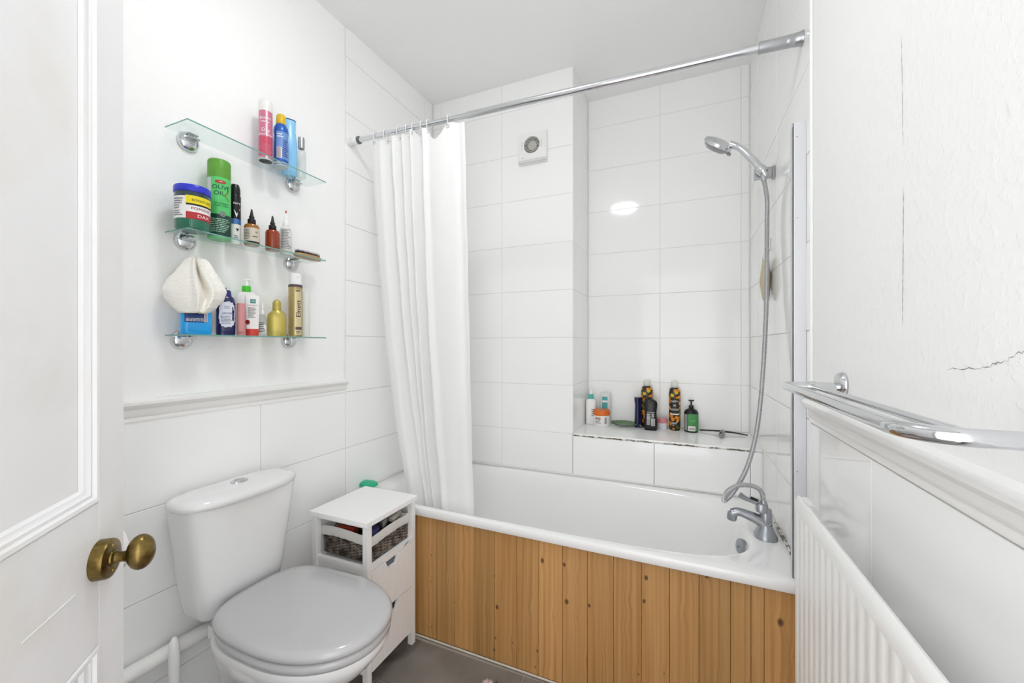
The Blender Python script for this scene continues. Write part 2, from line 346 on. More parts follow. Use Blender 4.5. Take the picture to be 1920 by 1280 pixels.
TM={}
def tile_mesh(wd,ht,m,th=.004,ch=.0009,key='w'):
    k=(round(wd,4),round(ht,4),key)
    if k in TM: return TM[k]
    bm=nb()
    r0=[bm.verts.new(p) for p in ((0,0,0),(wd,0,0),(wd,ht,0),(0,ht,0))]
    r1=[bm.verts.new(p) for p in ((0,0,th-ch),(wd,0,th-ch),(wd,ht,th-ch),(0,ht,th-ch))]
    c=ch*1.3
    r2=[bm.verts.new(p) for p in ((c,c,th),(wd-c,c,th),(wd-c,ht-c,th),(c,ht-c,th))]
    for a,b2 in ((r0,r1),(r1,r2)):
        for i in range(4): bm.faces.new((a[i],a[(i+1)%4],b2[(i+1)%4],b2[i]))
    bm.faces.new(r2)
    me=bpy.data.meshes.new('tile'); bm.to_mesh(me); bm.free(); me.materials.append(m); TM[k]=me; return me
G=.0023
def tiles(parent,org,U,V,us,vs,m=None,g=G,key='w'):
    """org: point of the tile backs; U,V unit vectors; us, vs: joint positions"""
    m=m or tile_m; U=Vector(U); V=Vector(V); Nn=U.cross(V)
    rot=Matrix((U,V,Nn)).transposed().to_4x4()
    for a,b2 in zip(us,us[1:]):
        for c,d in zip(vs,vs[1:]):
            if b2-a<.012 or d-c<.012: continue
            o=bpy.data.objects.new('tile',tile_mesh(b2-a-g,d-c-g,m,key=key)); col.objects.link(o); o.parent=parent
            tilt=Matrix.Rotation(random.uniform(-.0007,.0007),4,'X')@Matrix.Rotation(random.uniform(-.0007,.0007),4,'Y')
            o.matrix_world=Matrix.Translation(Vector(org)+U*(a+g/2)+V*(c+g/2)+Nn*random.uniform(-.00012,.00012))@rot@tilt
def rows(lo,hi): return [lo]+[z for z in (1.2577+.252*k for k in range(-5,7)) if lo+.01<z<hi-.01]+[hi]
def groutslab(parent,x0,x1,y0,y1,z0,z1): return bx('grout',x0,x1,y0,y1,z0,z1,pale_m if parent in (wall_back,wall_alc,wall_side) else grout_m,parent)
# left wall: U must satisfy U x V = +x normal : U=+y, V=+z
tiles(wall_left,(XL-.004,0,0),(0,1,0),(0,0,1),[1.357,1.957,YB-.001],rows(.49,2.69))
groutslab(wall_left,XL-.0039,XL-.0014,1.357,YB,.49,2.69)
tiles(wall_left,(XL-.004,0,0),(0,1,0),(0,0,1),[YF,.161,.563,.965,1.357],rows(.0,1.006))
groutslab(wall_left,XL-.0039,XL-.0014,YF,1.357,0,1.006)
# back: normal -y : U=+x, V=+z -> x cross z = -y
tiles(wall_back,(0,YB+.004,0),(1,0,0),(0,0,1),[XL,-1.329,-.927,XP],rows(.49,2.70))
groutslab(wall_back,XL,XP-.001,YB+.0014,YB+.0039,.49,2.70)
tiles(wall_alc,(0,YA+.004,0),(1,0,0),(0,0,1),[XP,-.109,.292,XR],rows(LEDGE,2.71))
groutslab(wall_alc,XP,XR,YA+.0014,YA+.0039,LEDGE-.01,2.71)
tiles(ledge_base,(0,YB+.0,0),(1,0,0),(0,0,1),[XP,-.119,.283,XR-.001],[.49,LEDGE-.012])
# alcove side: normal +x
tiles(wall_side,(XP-.004,0,0),(0,1,0),(0,0,1),[YB+.004,YA],rows(LEDGE-.01,2.70))
groutslab(wall_side,XP-.0039,XP-.0014,YB+.004,YA,.75,2.70)
# right wall: normal -x : U=-y
tiles(wall_right,(XR+.004,0,0),(0,-1,0),(0,0,1),[-YA,-2.169,-1.769,-1.344],rows(.49,2.70))
groutslab(wall_right,XR+.0014,XR+.0039,1.344,YA,.49,2.70)
tiles(wall_right,(XR+.004,0,0),(0,-1,0),(0,0,1),[-1.343,-.96,-.56,-.16,-YF],rows(0,1.0))
groutslab(wall_right,XR+.0014,XR+.0039,YF,1.343,0,1.0)
# floor tiles, 600 x 300 laid along y
tiles(floor,(0,0,-.006),(1,0,0),(0,1,0),[XL,-1.134,-.534,.066,XR],[YF,-.05,.55,1.15,1.372],m=floor_m,g=.005,key='f')
# ledge top slab
lt=bx('ledge_top',XP-.0,XR-.0005,YB-.004,YA-.001,LEDGE-.012,LEDGE,mat('ledge_tile','f7f7f6',.12),ledge_base,bevel=.0015)
# stained sealant bead along the ledge front and corner
bm=nb(); pts=[(XP+.85*i/90,YB-.0038+.0005*math.sin(i*1.7),LEDGE-.010+.0008*math.sin(i*.9)+.0006*math.sin(i*2.3)) for i in range(91)]
tube(bm,pts,[.0030+.0007*abs(math.sin(i*.61+math.sin(i*.37)*3)) for i in range(91)],seg=8)
tag(obj('sealant',bm,mould_m,ledge_base,smooth=60),'mould-stained sealant bead along the ledge edge')
bm=nb(); tube(bm,[(XP+.001,YB-.001,.52+.24*i/20) for i in range(21)],.0028,seg=6); obj('sealant',bm,mat('grey_sealant','8f8a82',.6),ledge_base)
# ceiling and corner sealant lines
def strip(name,pts,r,m,parent): 
    bm=nb(); tube(bm,pts,r,seg=6); return obj(name,bm,m,parent,smooth=60)
seal=mat('white_sealant','e3e2de',.5)
strip('sealant',[(XL+.003,2.037,.54),(XL+.003,2.037,2.67)],.004,seal,wall_back)
strip('sealant',[(XR-.002,YB-.002,.54),(XR-.002,YB-.002,LEDGE)],.005,seal,ledge_base)
strip('sealant',[(XP+.002,YA-.002,LEDGE),(XP+.002,YA-.002,2.68)],.003,seal,wall_alc)
strip('sealant',[(XR-.002,YA-.002,LEDGE),(XR-.002,YA-.002,2.68)],.003,seal,wall_alc)
# dado rails
def dado(name,side,y0,y1,label):
    # profile: distance from wall, z
    p=[(0,1.003),(.006,1.003),(.008,1.010),(.006,1.016),(.010,1.020),(.012,1.028),(.012,1.038),(.020,1.044),(.026,1.052),(.026,1.060),(.020,1.066),(0,1.068)]
    bm=nb(); xb=XL-.004 if side<0 else XR+.004
    rings=[[(xb-side*d,y,z) for d,z in p] for y in (y0,y1)]
    loft_rings(bm,rings)
    return tag(obj(name,bm,gloss_paint,smooth=35),label,'dado rail',None,'structure')
dado('trim_left',-1,YF,1.356,'white moulded dado rail on the left wall above the cistern')
dado('trim_right',1,YF,1.343,'white moulded dado rail on the right wall below the towel rail')
# thin white edge beads where tile meets plaster
strip('edge_bead',[(XL-.002,1.354,1.068),(XL-.002,1.354,2.64)],.0025,gloss_paint,wall_left)
strip('edge_bead',[(XR+.001,1.341,1.068),(XR+.001,1.341,2.65)],.004,gloss_paint,wall_right)
# cracks in the right plaster: thin dark irregular ribbons
crack=mat('crack_shadow','77746e',.9)
def crackline(pts,wmax):
    bm=nb(); prev=None; n=len(pts)
    for i,p in enumerate(pts):
        p=Vector(p); ww=wmax*(.35+.65*abs(math.sin(i*1.3)))*min(1,i/3,(n-1-i)/3+.1)
        if i%9 in(4,): ww*=.2
        d=(Vector(pts[min(i+1,n-1)])-Vector(pts[max(i-1,0)])).normalized(); s=Vector((0,-d.z,d.y))*ww
        a,b2=bm.verts.new(p+s),bm.verts.new(p-s)
        if prev: bm.faces.new((prev[0],a,b2,prev[1]))
        prev=(a,b2)
    obj('crack',bm,crack,wall_right)
xc=XR+.0036
def crk(a,b2,n,j,wmax):
    A=atX(*a,xc);B=atX(*b2,xc); crackline([(xc,A.y+(B.y-A.y)*i/n+random.uniform(-j,j)*.4,A.z+(B.z-A.z)*i/n+random.uniform(-j,j)) for i in range(n+1)],wmax)
crk((1690,62),(1693,275),26,.0006,.0005); crk((1694,350),(1692,610),34,.0006,.0007)
crk((1776,692),(1840,690),12,.0016,.0006); crk((1838,691),(1885,676),10,.002,.0007); crk((1884,677),(1930,652),10,.002,.0005)

# pipe on the left wall
bm=nb(); tube(bm,spline([(XL+.035,YF+.02,.345),(XL+.035,.3,.342),(XL+.035,.7,.337),(XL+.030,1.04,.331)],6),.021,seg=16)
p=obj('waste_pipe',bm,gloss_paint,smooth=50); tag(p,'white painted pipe running low along the left wall behind the toilet','pipe')
for yy in (.45,1.0):
    bm=nb(); tube(bm,[(XL+.035+.024*math.cos(a),yy,.34+.024*math.sin(a)) for a in [PI*2*i/20 for i in range(20)]],.004,seg=6,closed=True); obj('pipe_clip',bm,gloss_paint,p,smooth=60)

# ---------------------------------------------------------------- door
E0=Vector((-1.287,.541,0)).normalized()*0+Vector((-.849,.357,0)); WD=Vector((.704,-.710,0)).normalized()
DW=.60; hinge=E0+WD*DW
door=thing('door_1','white painted panelled door standing open at the left, brass knob','door',hinge,math.atan2(-WD.y,-WD.x),kind='structure')
# local: +x from hinge to free edge ; the camera side is local -y?  compute sign
ax=-WD; ny=Vector((-ax.y,ax.x,0)); camside=1 if (Vector((0,0,0))-E0).dot(ny)>0 else -1
T=.035
def dbox(name,a0,a1,z0,z1,t0=0,t1=T,bevel=.0015,m=door_paint):
    ya,yb=sorted((-camside*t0,-camside*t1)); return bx(name,a0,a1,ya,yb,z0,z1,m,door,bevel=bevel)
g0=.07
dbox('stile',DW-g0,DW,.01,1.98); dbox('stile',0,g0,.01,1.98)
dbox('rail',g0,DW-g0,.77,.982); dbox('rail',g0,DW-g0,1.86,1.98); dbox('rail',g0,DW-g0,.01,.22)
dbox('door_panel',g0-.005,DW-g0+.005,.975,1.865,.012,.024,0); dbox('door_panel',g0-.005,DW-g0+.005,.215,.775,.012,.024,0)
def moulding(x0,x1,z0,z1,wm=.025):
    prof=[(0,.0005),(.003,-.002),(.008,-.0012),(.010,.003),(.015,.0025),(.018,.006),(.022,.007),(wm,.0118)]
    bm=nb(); rings=[]
    for d,y in prof: rings.append([(x0+d,-camside*y,z0+d),(x1-d,-camside*y,z0+d),(x1-d,-camside*y,z1-d),(x0+d,-camside*y,z1-d)])
    loft_rings(bm,rings,False,False); obj('panel_moulding',bm,door_paint,door,smooth=38)
moulding(g0,DW-g0,.982,1.86); moulding(g0,DW-g0,.22,.77)
# faint filled ridge across the middle rail
def on_door(px,py):
    d=ray(px,py); c=E0.dot(Vector((-ny.x,-ny.y,0))); q=d*(E0.dot(ny)/d.dot(ny)); return DW-(Vector((q.x,q.y,0))-E0).dot(WD), q.z+EYE
ra,rb=on_door(141,1115),on_door(40,1206)
bm=nb(); tube(bm,[(ra[0],camside*.0002,ra[1]),(rb[0],camside*.0002,rb[1])],.0009,seg=6); obj('filler_ridge',bm,door_paint,door,smooth=60)
lx=DW-.072
kn=nb(); lathe_axis(kn,(lx,camside*0,.896),(0,camside,0),[(0,.0285),(.013,.0285),(.0155,.0275),(.017,.0245),(.0172,.012)],seg=40)
ros=obj('knob_rosette',kn,brass,door,smooth=40); tag(ros,'aged brass round backplate')
for q in (.018,-.018):
    s=nb(); lathe_axis(s,(lx,camside*.0170,.896+q),(0,camside,0),[(0,.0035),(.0012,.003)],seg=12); obj('screw',s,brass,ros,smooth=40)
kn=nb()
lathe_axis(kn,(lx,camside*.015,.896),(0,camside,0),[(0,.0125),(.004,.0115),(.006,.0085),(.014,.0072),(.020,.009),(.024,.012)],seg=28)
obj('knob_neck',kn,brass,door,smooth=40)
kn=nb(); rings=[]
for i in range(15):
    t=.012+.976*i/14; r=math.sqrt(max(0,1-(2*t-1)**2))
    rings.append([(lx+.0205*r*math.cos(a)+.0001,camside*(.033+.034*t),.899+.0262*r*math.sin(a)) for a in [2*PI*k/32 for k in range(32)]])
loft_rings(kn,rings[0:15]); obj('door_knob',kn,brass,door,smooth=60)

# ---------------------------------------------------------------- bath
bath=thing('bathtub','white enamel bathtub boxed in with pine boards across the back of the room','bathtub',(0,0,0))
BZ=.538
cx,cy=-.56,1.715
import functools
def polar(a,b2,n,th): 
    return (abs(math.cos(th)/a)**n+abs(math.sin(th)/b2)**n)**(-1/n)
ths=sorted(set([2*PI*i/200 for i in range(200)]))
X0,X1,Y1=XL+.004,XR-.002,YB-.003
def fy(x): return 1.368-.015*(x+.35)
def rect_pt(th,ins=0):
    c,s=math.cos(th),math.sin(th); k=1e9
    if c>1e-9: k=min(k,(X1-ins-cx)/c)
    if c<-1e-9: k=min(k,(X0+ins-cx)/c)
    if s>1e-9: k=min(k,(Y1-ins-cy)/s)
    if s<-1e-9:
        # front line y = 1.368-.015(x+.35)+ins
        k=min(k,(1.368+ins-.015*(cx+.35)-cy)/(s+.015*c))
    return cx+c*k,cy+s*k
for cxx,cyy in ((X1,Y1),(X0,Y1),(X0,fy(X0)),(X1,fy(X1))):
    ths.append(math.atan2(cyy-cy,cxx-cx)%(2*PI))
ths=sorted(ths)
def open_pt(th,x0,x1,y0,y1,n):
    ox,oy=(x0+x1)/2,(y0+y1)/2; a,b2=(x1-x0)/2,(y1-y0)/2
    # superellipse about its own centre using matching direction
    r=polar(a,b2,n,th); return ox+r*math.cos(th),oy+r*math.sin(th)
rings=[]
for z,ins in ((BZ-.032,.002),(BZ-.030,0),(BZ-.006,0),(BZ-.0015,.0015),(BZ,.006)):
    rings.append([(*rect_pt(t,ins),z) for t in ths])
ix0,ix1,iy0,iy1=-1.30,.228,1.402,2.005
for dz,ins,n in ((0,-.004,4.2),(-.002,.002,4.2),(-.008,.007,4.2),(-.022,.013,4),(-.07,.022,3.9),(-.15,.034,3.8),(-.25,.05,3.6),(-.33,.07,3.3),(-.365,.10,3.0),(-.38,.15,2.8)):
    e=ins
    rings.append([(*open_pt(t,ix0+e*2.2,ix1-e*1.3,iy0+e,iy1-e,n),BZ+dz) for t in ths])
bm=nb(); loft_rings(bm,rings,False,True)
obj('tub',bm,acryl,bath,smooth=50)
# overflow with chain stay on the right inner end
ov=atY(1403,1018,1.665)
od=Vector((-.93,-.30,.20)); oc=Vector((ix1-.030,1.615,.505))
ovc=nb(); lathe_axis(ovc,oc,od,[(-.006,.024),(.004,.026),(.010,.0245),(.012,.017),(.012,.010)],seg=28)
o=obj('overflow_plate',ovc,tap_m,bath,smooth=35)
ovc=nb(); lathe_axis(ovc,oc+od*.012,od,[(0,.006),(.006,.006),(.008,.003)],seg=12); obj('overflow_screw',ovc,chrome_soft,o,smooth=35)
# panel of boards
panel_x=[-1.10,-1.02,-.928,-.84,-.752,-.661,-.57,-.481,-.391,-.301,-.211,-.12,-.034,.052,.139,.193,.227,.305,.33]
panel_x=[XL+.005]+[-1.30,-1.20]+panel_x
backer=bx('backing_board',XL+.005,XR-.002,1.404,1.412,.002,BZ-.04,mat('dark_gap','3a2a1c',.9),bath)
for a,b2 in zip(panel_x,panel_x[1:]):
    g=.0005; bm=nb(); c=.0011; d=random.uniform(-.0005,.0005)
    ya,yb2=[1.385-.012*(q+.42)+d for q in (a,b2)]
    pts=[(a+g,ya+.017),(a+g,ya+c),(a+g+c,ya),(b2-g-c,yb2),(b2-g,yb2+c),(b2-g,yb2+.017)]
    loft_rings(bm,[[(x,y,z) for x,y in pts] for z in (.004,BZ-.0305)])
    obj('board',bm,wood_m,bath)
strip('grout_line',[(-1.38,1.3895,.002),(.33,1.372,.002)],.004,mat('pale_grout','cfc6b6',.8),floor)
# sealant round the back edges of the bath
strip('sealant',[(XL+.002,1.38,BZ+.003),(XL+.004,YB-.004,BZ+.003),(XR-.003,YB-.004,BZ+.003),(XR-.002,1.38,BZ+.003)],.0065,seal,bath)
bm=nb(); tube(bm,[(XR-.004,1.50+.012*i,BZ+.006+.002*math.sin(i*2.1)) for i in range(24)],[.003+.003*abs(math.sin(i*1.7)) for i in range(24)],seg=7); obj('sealant',bm,mould_m,bath,smooth=60)

# ---------------------------------------------------------------- shower screen channel
bm=nb(); cz0,cz1=BZ+.002,1.861
for (x0,x1,y0,y1) in ((.3000,.3315,1.386,1.3875),(.3000,.3015,1.386,1.412),(.3000,.3315,1.4105,1.412)): box(bm,x0,x1,y0,y1,cz0,cz1)
ch=obj('screen_channel',bm,alum); tag(ch,'tall aluminium shower screen channel fixed to the right wall','channel')
for z in (1.82,1.585,.85):
    s=nb(); lathe_axis(s,(.310,1.3862,z),(0,-1,0),[(0,.0022),(.0012,.0018)],seg=10); obj('screw',s,chrome_soft,ch,smooth=40)
bx('dark_gasket',.2985,.3002,1.386,1.3895,cz0,cz1-.01,mat('gasket','77777b',.5),ch)

# ---------------------------------------------------------------- curtain rod
A=Vector((XL+.001,1.381,2.139)); B=Vector((XR-.001,1.421,2.123)); D=(B-A); Lr=D.length; Dn=D.normalized()
rod=thing('curtain_rod','chrome extending shower curtain rod spanning wall to wall','rod',A)
def rodpart(name,s0,s1,r,m=chrome,prof=None):
    bm=nb(); lathe_axis(bm,Dn*s0,Dn,prof or [(0,r),(s1-s0,r)],seg=24); return obj(name,bm,m,rod,smooth=40)
rodpart('inner_tube',.03,.62,.0105); rodpart('outer_tube',.60,Lr-.03,.0128)
rodpart('end_socket',0,.05,.019,white_pl,[(0,.021),(.004,.021),(.006,.018),(.024,.017),(.026,.0185),(.046,.0175),(.048,.016)])
rodpart('grip_ring',.048,.056,.0165,mat('grey_rubber','6c6c6e',.5))
rodpart('end_socket',Lr-.115,Lr,.017,chrome_soft,[(0,.0135),(.003,.0165),(.07,.0175),(.072,.0168),(.076,.018),(.086,.018),(.088,.017),(.096,.0185),(.108,.019),(.111,.021),(.115,.021)])
# ---------------------------------------------------------------- shower curtain
NU,NV=150,90
def rodpt(x): t=(x-A.x)/D.x; return A+D*t
topL,topR=atY(702,250,1.395),atY(874,236,1.405)
botL,botR=atY(768,955,1.455),atY(883,965,1.455)
hooks=[.035,.15,.30,.40,.47,.56,.63,.84]
rings_px=hooks
def fold(u,v):
    # out-of-plane offset in metres, grooves at chosen u
    d=0
    for c,wd,am in ((.03,.03,.004),(.10,.05,.009),(.185,.040,-.024),(.255,.030,.014),(.32,.022,-.015),(.365,.018,.012),(.41,.018,-.013),(.46,.020,.014),(.525,.028,-.024),(.59,.03,.012),(.76,.13,.007),(.93,.03,-.005)):
        c2=c+.03*v*math.sin(c*9)
        d-=1.45*am*math.exp(-((u-c2)/(wd*(1+.5*v)))**2)
    d+=.0022*math.sin(u*23+v*9)*v+.0015*math.sin(v*31+u*11)
    return d
bm=nb(); grid=[]
for j in range(NV+1):
    v=j/NV; row=[]
    for i in range(NU+1):
        u=i/NU
        vx=v**2.3; x=(topL.x+(topR.x-topL.x)*u)*(1-vx)+(botL.x+(botR.x-botL.x)*u)*vx
        x+= .003*math.sin(u*16+v*4)*(.3+v)
        # scalloped head between hooks
        sag=0
        for a,b2 in zip([-.02]+hooks,hooks+[1.02]):
            if a<=u<=b2:
                gap=b2-a; t=(u-a)/gap; 
                if a<0 or b2>1: sag=.010*(t if b2>1 else 1-t)
                else: sag=(.055 if gap>.18 else .016 if gap>.09 else .006)*math.sin(PI*t**(.72 if gap>.18 else 1))**1.2
        zt=rodpt(x).z-.0155-sag
        ytop=rodpt(min(x,XR)).y; yb=1.478
        vv=v**.8
        z=zt*(1-v)+(.435+.004*math.sin(u*20))*v
        s=min(1,max(0,(1.2-z)/.75)); 
        y=ytop+(yb-ytop)*(1-(1-v)**1.0)+fold(u,v)
        if z<BZ+.06: y=max(y,1.452)
        row.append(bm.verts.new((x,y,z)))
    grid.append(row)
for j in range(NV):
    for i in range(NU): bm.faces.new((grid[j][i],grid[j][i+1],grid[j+1][i+1],grid[j+1][i]))
cur=obj('shower_curtain',bm,curtain_m,smooth=80); tag(cur,'white satin shower curtain gathered at the left end of the rod','curtain')
for k,u in enumerate(hooks):
    x=topL.x+(topR.x-topL.x)*u; c=rodpt(x)
    bm=nb(); pts=[(x+.002*math.sin(a*3),c.y+.0185*math.sin(a)+.004,c.z+.0025+.0185*math.cos(a)-(.012*(1-math.cos(a))/2)) for a in [-2.6+5.6*i/24 for i in range(25)]]
    tube(bm,pts,.0018,seg=6); h=obj('curtain_hook',bm,white_pl,smooth=60)
    tag(h,'white plastic C hook on the curtain rod' ,'hook','curtain hooks')
    e=nb(); gc=Vector((x,c.y+fold(u,.01)-.0012,c.z-.031)); tube(e,[(gc.x+.0065*math.cos(a),gc.y,gc.z+.0065*math.sin(a)) for a in [2*PI*i/16 for i in range(16)]],.0013,seg=6,closed=True); obj('eyelet',e,chrome,cur,smooth=60)
HL=['white C hook nearest the left end of the rod','second curtain hook from the left end of the rod','curtain hook left of the middle bunch','left hook of the close middle bunch on the curtain','second hook of the close middle bunch on the curtain','hook at the right side of the middle curtain bunch','hook just right of the curtain bunch, before the wide sag','hook holding the far right corner of the curtain']
for i,o in enumerate([o for o in col.objects if o.name.startswith('curtain_hook')]): o['label']=HL[i]

# ---------------------------------------------------------------- glass shelves
glass=clear('shelf_glass','f8fcfb',.02); edge=mat('glass_edge','6f9f97',.12,spec=.8)
def shelf(name,z,label,tilt=0,br=(.727,1.085)):
    t=thing('glass_shelf',label,'shelf',(0,0,z),group='glass wall shelves')
    bm=nb(); x0,x1=XL+.008,XL+.116; y0s,y1s=.672,1.145
    v=box(bm,x0,x1,y0s,y1s,-.004,0)
    for f in bm.faces:
        n=f.normal; f.normal_update(); f.material_index=1 if (f.normal.x>.5 or f.normal.y<-.5) else 0
    obj('glass_pane',bm,[glass,edge],t)
    for yy in br:
        bm=nb()
        lathe_axis(bm,(XL-.003,yy,-.014),(1,0,0),[(0,.029),(.003,.0295),(.008,.0285),(.013,.025),(.017,.018),(.019,.010)],seg=36)
        bk=obj('bracket',bm,chrome,t,smooth=40)
        bm=nb()
        box(bm,XL+.012,XL+.034,yy-.016,yy+.016,-.0125,-.0065); box(bm,XL+.012,XL+.030,yy-.014,yy+.014,.0005,.005)
        bmesh.ops.bevel(bm,geom=bm.edges[:],offset=.0015,segments=2,affect='EDGES')
        obj('clamp',bm,chrome,bk,smooth=40)
    return t
S1,S2,S3=1.851,1.546,1.247
shelf('s',S1,'topmost glass shelf, holding the pink can and blue bottles',br=(.735,1.092))
shelf('s',S2,'middle glass shelf, holding the green can and amber bottles')
shelf('s',S3,'lowest glass shelf, under the cream cap and gold bottles',br=(.718,1.076))

def bottle(name,label,cat,px,z,wpx,hpx,x=None,y=None,body=None,secs=None,turn=0,group=None,**k):
    """stands a bottle at pixel column px on height z, in the plane x=.. or y=.. ; returns thing, its radius and height"""
    p=atX(px,Y0,x) if x is not None else atY(px,Y0,y)
    p.z=z+.0004
    t=thing(name,label,cat,p,math.atan2(-p.y,-p.x)+turn,group)
    return t,wid(p,px,wpx)/2,hgt(p,hpx)
def part(name,secs,m,parent,seg=32,sm=38,**k):
    bm=nb(); secloft(bm,secs,seg); return obj(name,bm,m,parent,smooth=sm)
def stripes(secs,t0,t1,z0,z1,n,m,parent,name='fine_print',wob=.35):
    """unreadable small print as thin lines of uneven length"""
    bm=nb()
    for i in range(n):
        z=z1-(z1-z0)*(i+.5)/n; h=(z1-z0)/n*.22
        a,b2=t0,t1-(t1-t0)*random.uniform(0,wob)
        s=a
        while s<b2:
            e=min(b2,s+(t1-t0)*random.uniform(.08,.25)); k=4
            vs=[[bm.verts.new(onsurf(secs,s+(e-s)*q/k,zz,.0010)) for q in range(k+1)] for zz in (z-h,z+h)]
            for q in range(k): bm.faces.new((vs[0][q],vs[0][q+1],vs[1][q+1],vs[1][q]))
            s=e+(t1-t0)*.03
    return tag(obj(name,bm,m,parent),None,None,None,None)
ink=mat('black_ink','1c1c20',.5); winK=mat('white_ink','f0f0f0',.5); lab_w=mat('white_label','eae8e6',.45)
def barcode(secs,t0,t1,z0,z1,m,parent,bg=lab_w):
    patch('barcode_ground',secs,t0-.0015,t1+.0015,z0-.001,z1+.001,bg,parent,off=.0008,nt=4,nz=1)
    bm=nb(); t=t0
    while t<t1:
        wv=random.choice((.0004,.0006,.001)); vs=[bm.verts.new(onsurf(secs,a,zz,.0012)) for a,zz in ((t,z0),(min(t+wv,t1),z0),(min(t+wv,t1),z1),(t,z1))]; bm.faces.new(vs); t+=wv+random.choice((.0005,.0008))
    obj('barcode',bm,m,parent)

# --- top shelf
xs=XL+.060
t,r,h=bottle('hairspray_can','pink spray can with white cap on the top shelf','can',498,S1,27,113,x=XL+.064)
S=[R(0,r*.93),R(.003,r),R(.004,r*.985),R(h*.80,r*.985),R(h*.82,r*.95)]
part('can_body',S,mat('pink_print','cf7b93',.3,metal=.3),t); part('base_rim',[R(0,r*.98),R(.005,r*1.01),R(.006,r*.99)],mat('tin_grey','c4c8c6',.35,metal=.2),t)
patch('lower_band',S,-r*1.45,r*1.45,h*.06,h*.38,mat('rose_print','c8526b',.3,metal=.2),t)
part('cap',[R(h*.80,r*.97),R(h*.81,r*.99),R(h*.965,r*.97),R(h*.99,r*.90),R(h,r*.6)],mat('pearl_cap','e9e7e3',.25),t)
print_on(S,'Boots',.011,-.001,h*.68,winK,t,rot=.12); print_on(S,'Dry',.011,0,h*.48,winK,t,bold=.02); print_on(S,'shampoo',.009,0,h*.41,winK,t,bold=.02); stripes(S,-.014,.014,h*.60,h*.63,1,winK,t)
bm=nb()
for i in range(3):
    for j in range(4):
        c0,cz=(-.010+i*.010+(.005 if j%2 else 0)),h*.10+j*.0095
        vs=[[bm.verts.new(onsurf(S,c0+rr*math.cos(a),cz+rr*math.sin(a),.0011)) for a in [PI/3*q+PI/6 for q in range(6)]] for rr in (.0048,.0042)]
        for q in range(6): bm.faces.new((vs[0][q],vs[0][(q+1)%6],vs[1][(q+1)%6],vs[1][q]))
obj('hexagon_print',bm,mat('pale_pink','e6a4b4',.4),t)

t,r,h=bottle('sunscreen_spray','blue spray bottle with yellow cap on the top shelf','bottle',527,S1,29,97,x=XL+.072,turn=.1)
S=[R(0,r*.86),R(.004,r*.94),R(h*.30,r),R(h*.55,r*.92),R(h*.66,r),R(h*.74,r*.95),R(h*.80,r*.72),R(h*.82,r*.62)]
part('bottle_body',S,mat('vivid_blue','2f63b8',.25,metal=.2),t)
part('cap',[R(h*.81,r*.66),R(h*.82,r*.68),R(h*.97,r*.62),R(h,r*.5)],mat('yellow_cap','d8b51f',.35),t)
patch('back_label',S,-r*.75,r*1.1,h*.12,h*.64,mat('blue_label','6f93cf',.35),t,nz=8)
stripes(S,-r*.6,r*.2,h*.52,h*.61,2,winK,t); stripes(S,r*.1,r*1.0,h*.16,h*.50,9,mat('navy_ink','25357c',.5),t)
barcode(S,-r*.6,-r*.05,h*.14,h*.33,mat('brown_ink','7a3f3f',.5),t)
part('base_cup',[R(-.0002,r*.90),R(.012,r*.985)],mat('grey_white','c9ccd4',.4),t)

t,r,h=bottle('lotion_bottle','large pale blue bottle behind the yellow-capped one','bottle',543,S1,31,105,x=XL+.034,turn=.1)
r*=.93
S=[(0,r*.55,r*.9,2.6),(.004,r*.6,r,2.6),(h*.55,r*.6,r,2.6),(h*.72,r*.56,r*.86,2.4),(h*.80,r*.5,r*.78,2.2),(h*.97,r*.46,r*.84,2.1),(h*.985,r*.42,r*.8,2.1)]
part('bottle_body',S,mat('pale_blue','8fcaf2',.25),t)
part('cap_edge',[(h*.985,r*.47,r*.86,2.1),(h,r*.44,r*.82,2.1)],mat('navy_cap','1d2b66',.3),t)
patch('side_label',S,-r*.9,-r*.4,h*.2,h*.6,mat('blue_side','4f8fd4',.3),t)

def small_clear(name,label,px,x,z,wpx,hpx,capm,cap_lo=.72):
    t,r,h=bottle(name,label,'bottle',px,z,wpx,hpx,x=x)
    S=[R(0,r*.9),R(.003,r),R(h*cap_lo*.82,r),R(h*cap_lo*.94,r*.8),R(h*cap_lo,r*.5)]
    bm=nb(); secloft(bm,S,24); obj('bottle_body',bm,clear('clear_plastic','f4f6f6',.03),t,smooth=40)
    return t,r,h,S
t,r,h,S=small_clear('travel_bottle','small clear bottle with silver cap at the right end of the top shelf',565,XL+.058,S1,18,75,None)
part('cap',[R(h*.72,r*.62),R(h*.73,r*.72),R(h*.95,r*.72),R(h,r*.66)],chrome_soft,t)
# --- middle shelf
t,r,h=bottle('hair_cream_jar','wide jar with blue lid and green base on the middle shelf','jar',361,S2,75,80,x=XL+.082)
r*=.94
S=[R(0,r*.90),R(.004,r*.96),R(h*.30,r*.97),R(h*.80,r*.99),R(h*.86,r*.95)]
part('green_contents',[R(.0,r*.90),R(.004,r*.96),R(h*.24,r*.97)],mat('green_gel','1c6b52',.15,coat=.4),t)
part('jar_body',[R(h*.24,r*.97),R(h*.80,r*.985),R(h*.86,r*.96)],mat('dark_green_jar','253a44',.15,coat=.4),t)
part('lid',[R(h*.84,r*1.0),R(h*.85,r*1.02),R(h*.975,r*1.02),R(h,r*.97)],mat('cobalt_lid','2a35c4',.3),t)
patch('label_panel',S,-r*1.45,r*1.4,h*.22,h*.72,lab_w,t,nt=24)
patch('yellow_flash',S,-r*.35,r*1.4,h*.56,h*.74,mat('label_yellow','e6d617',.4),t,off=.0007,nt=16)
patch('black_stripe',S,-r*.35,r*1.4,h*.52,h*.56,ink,t,off=.0008,nt=16)
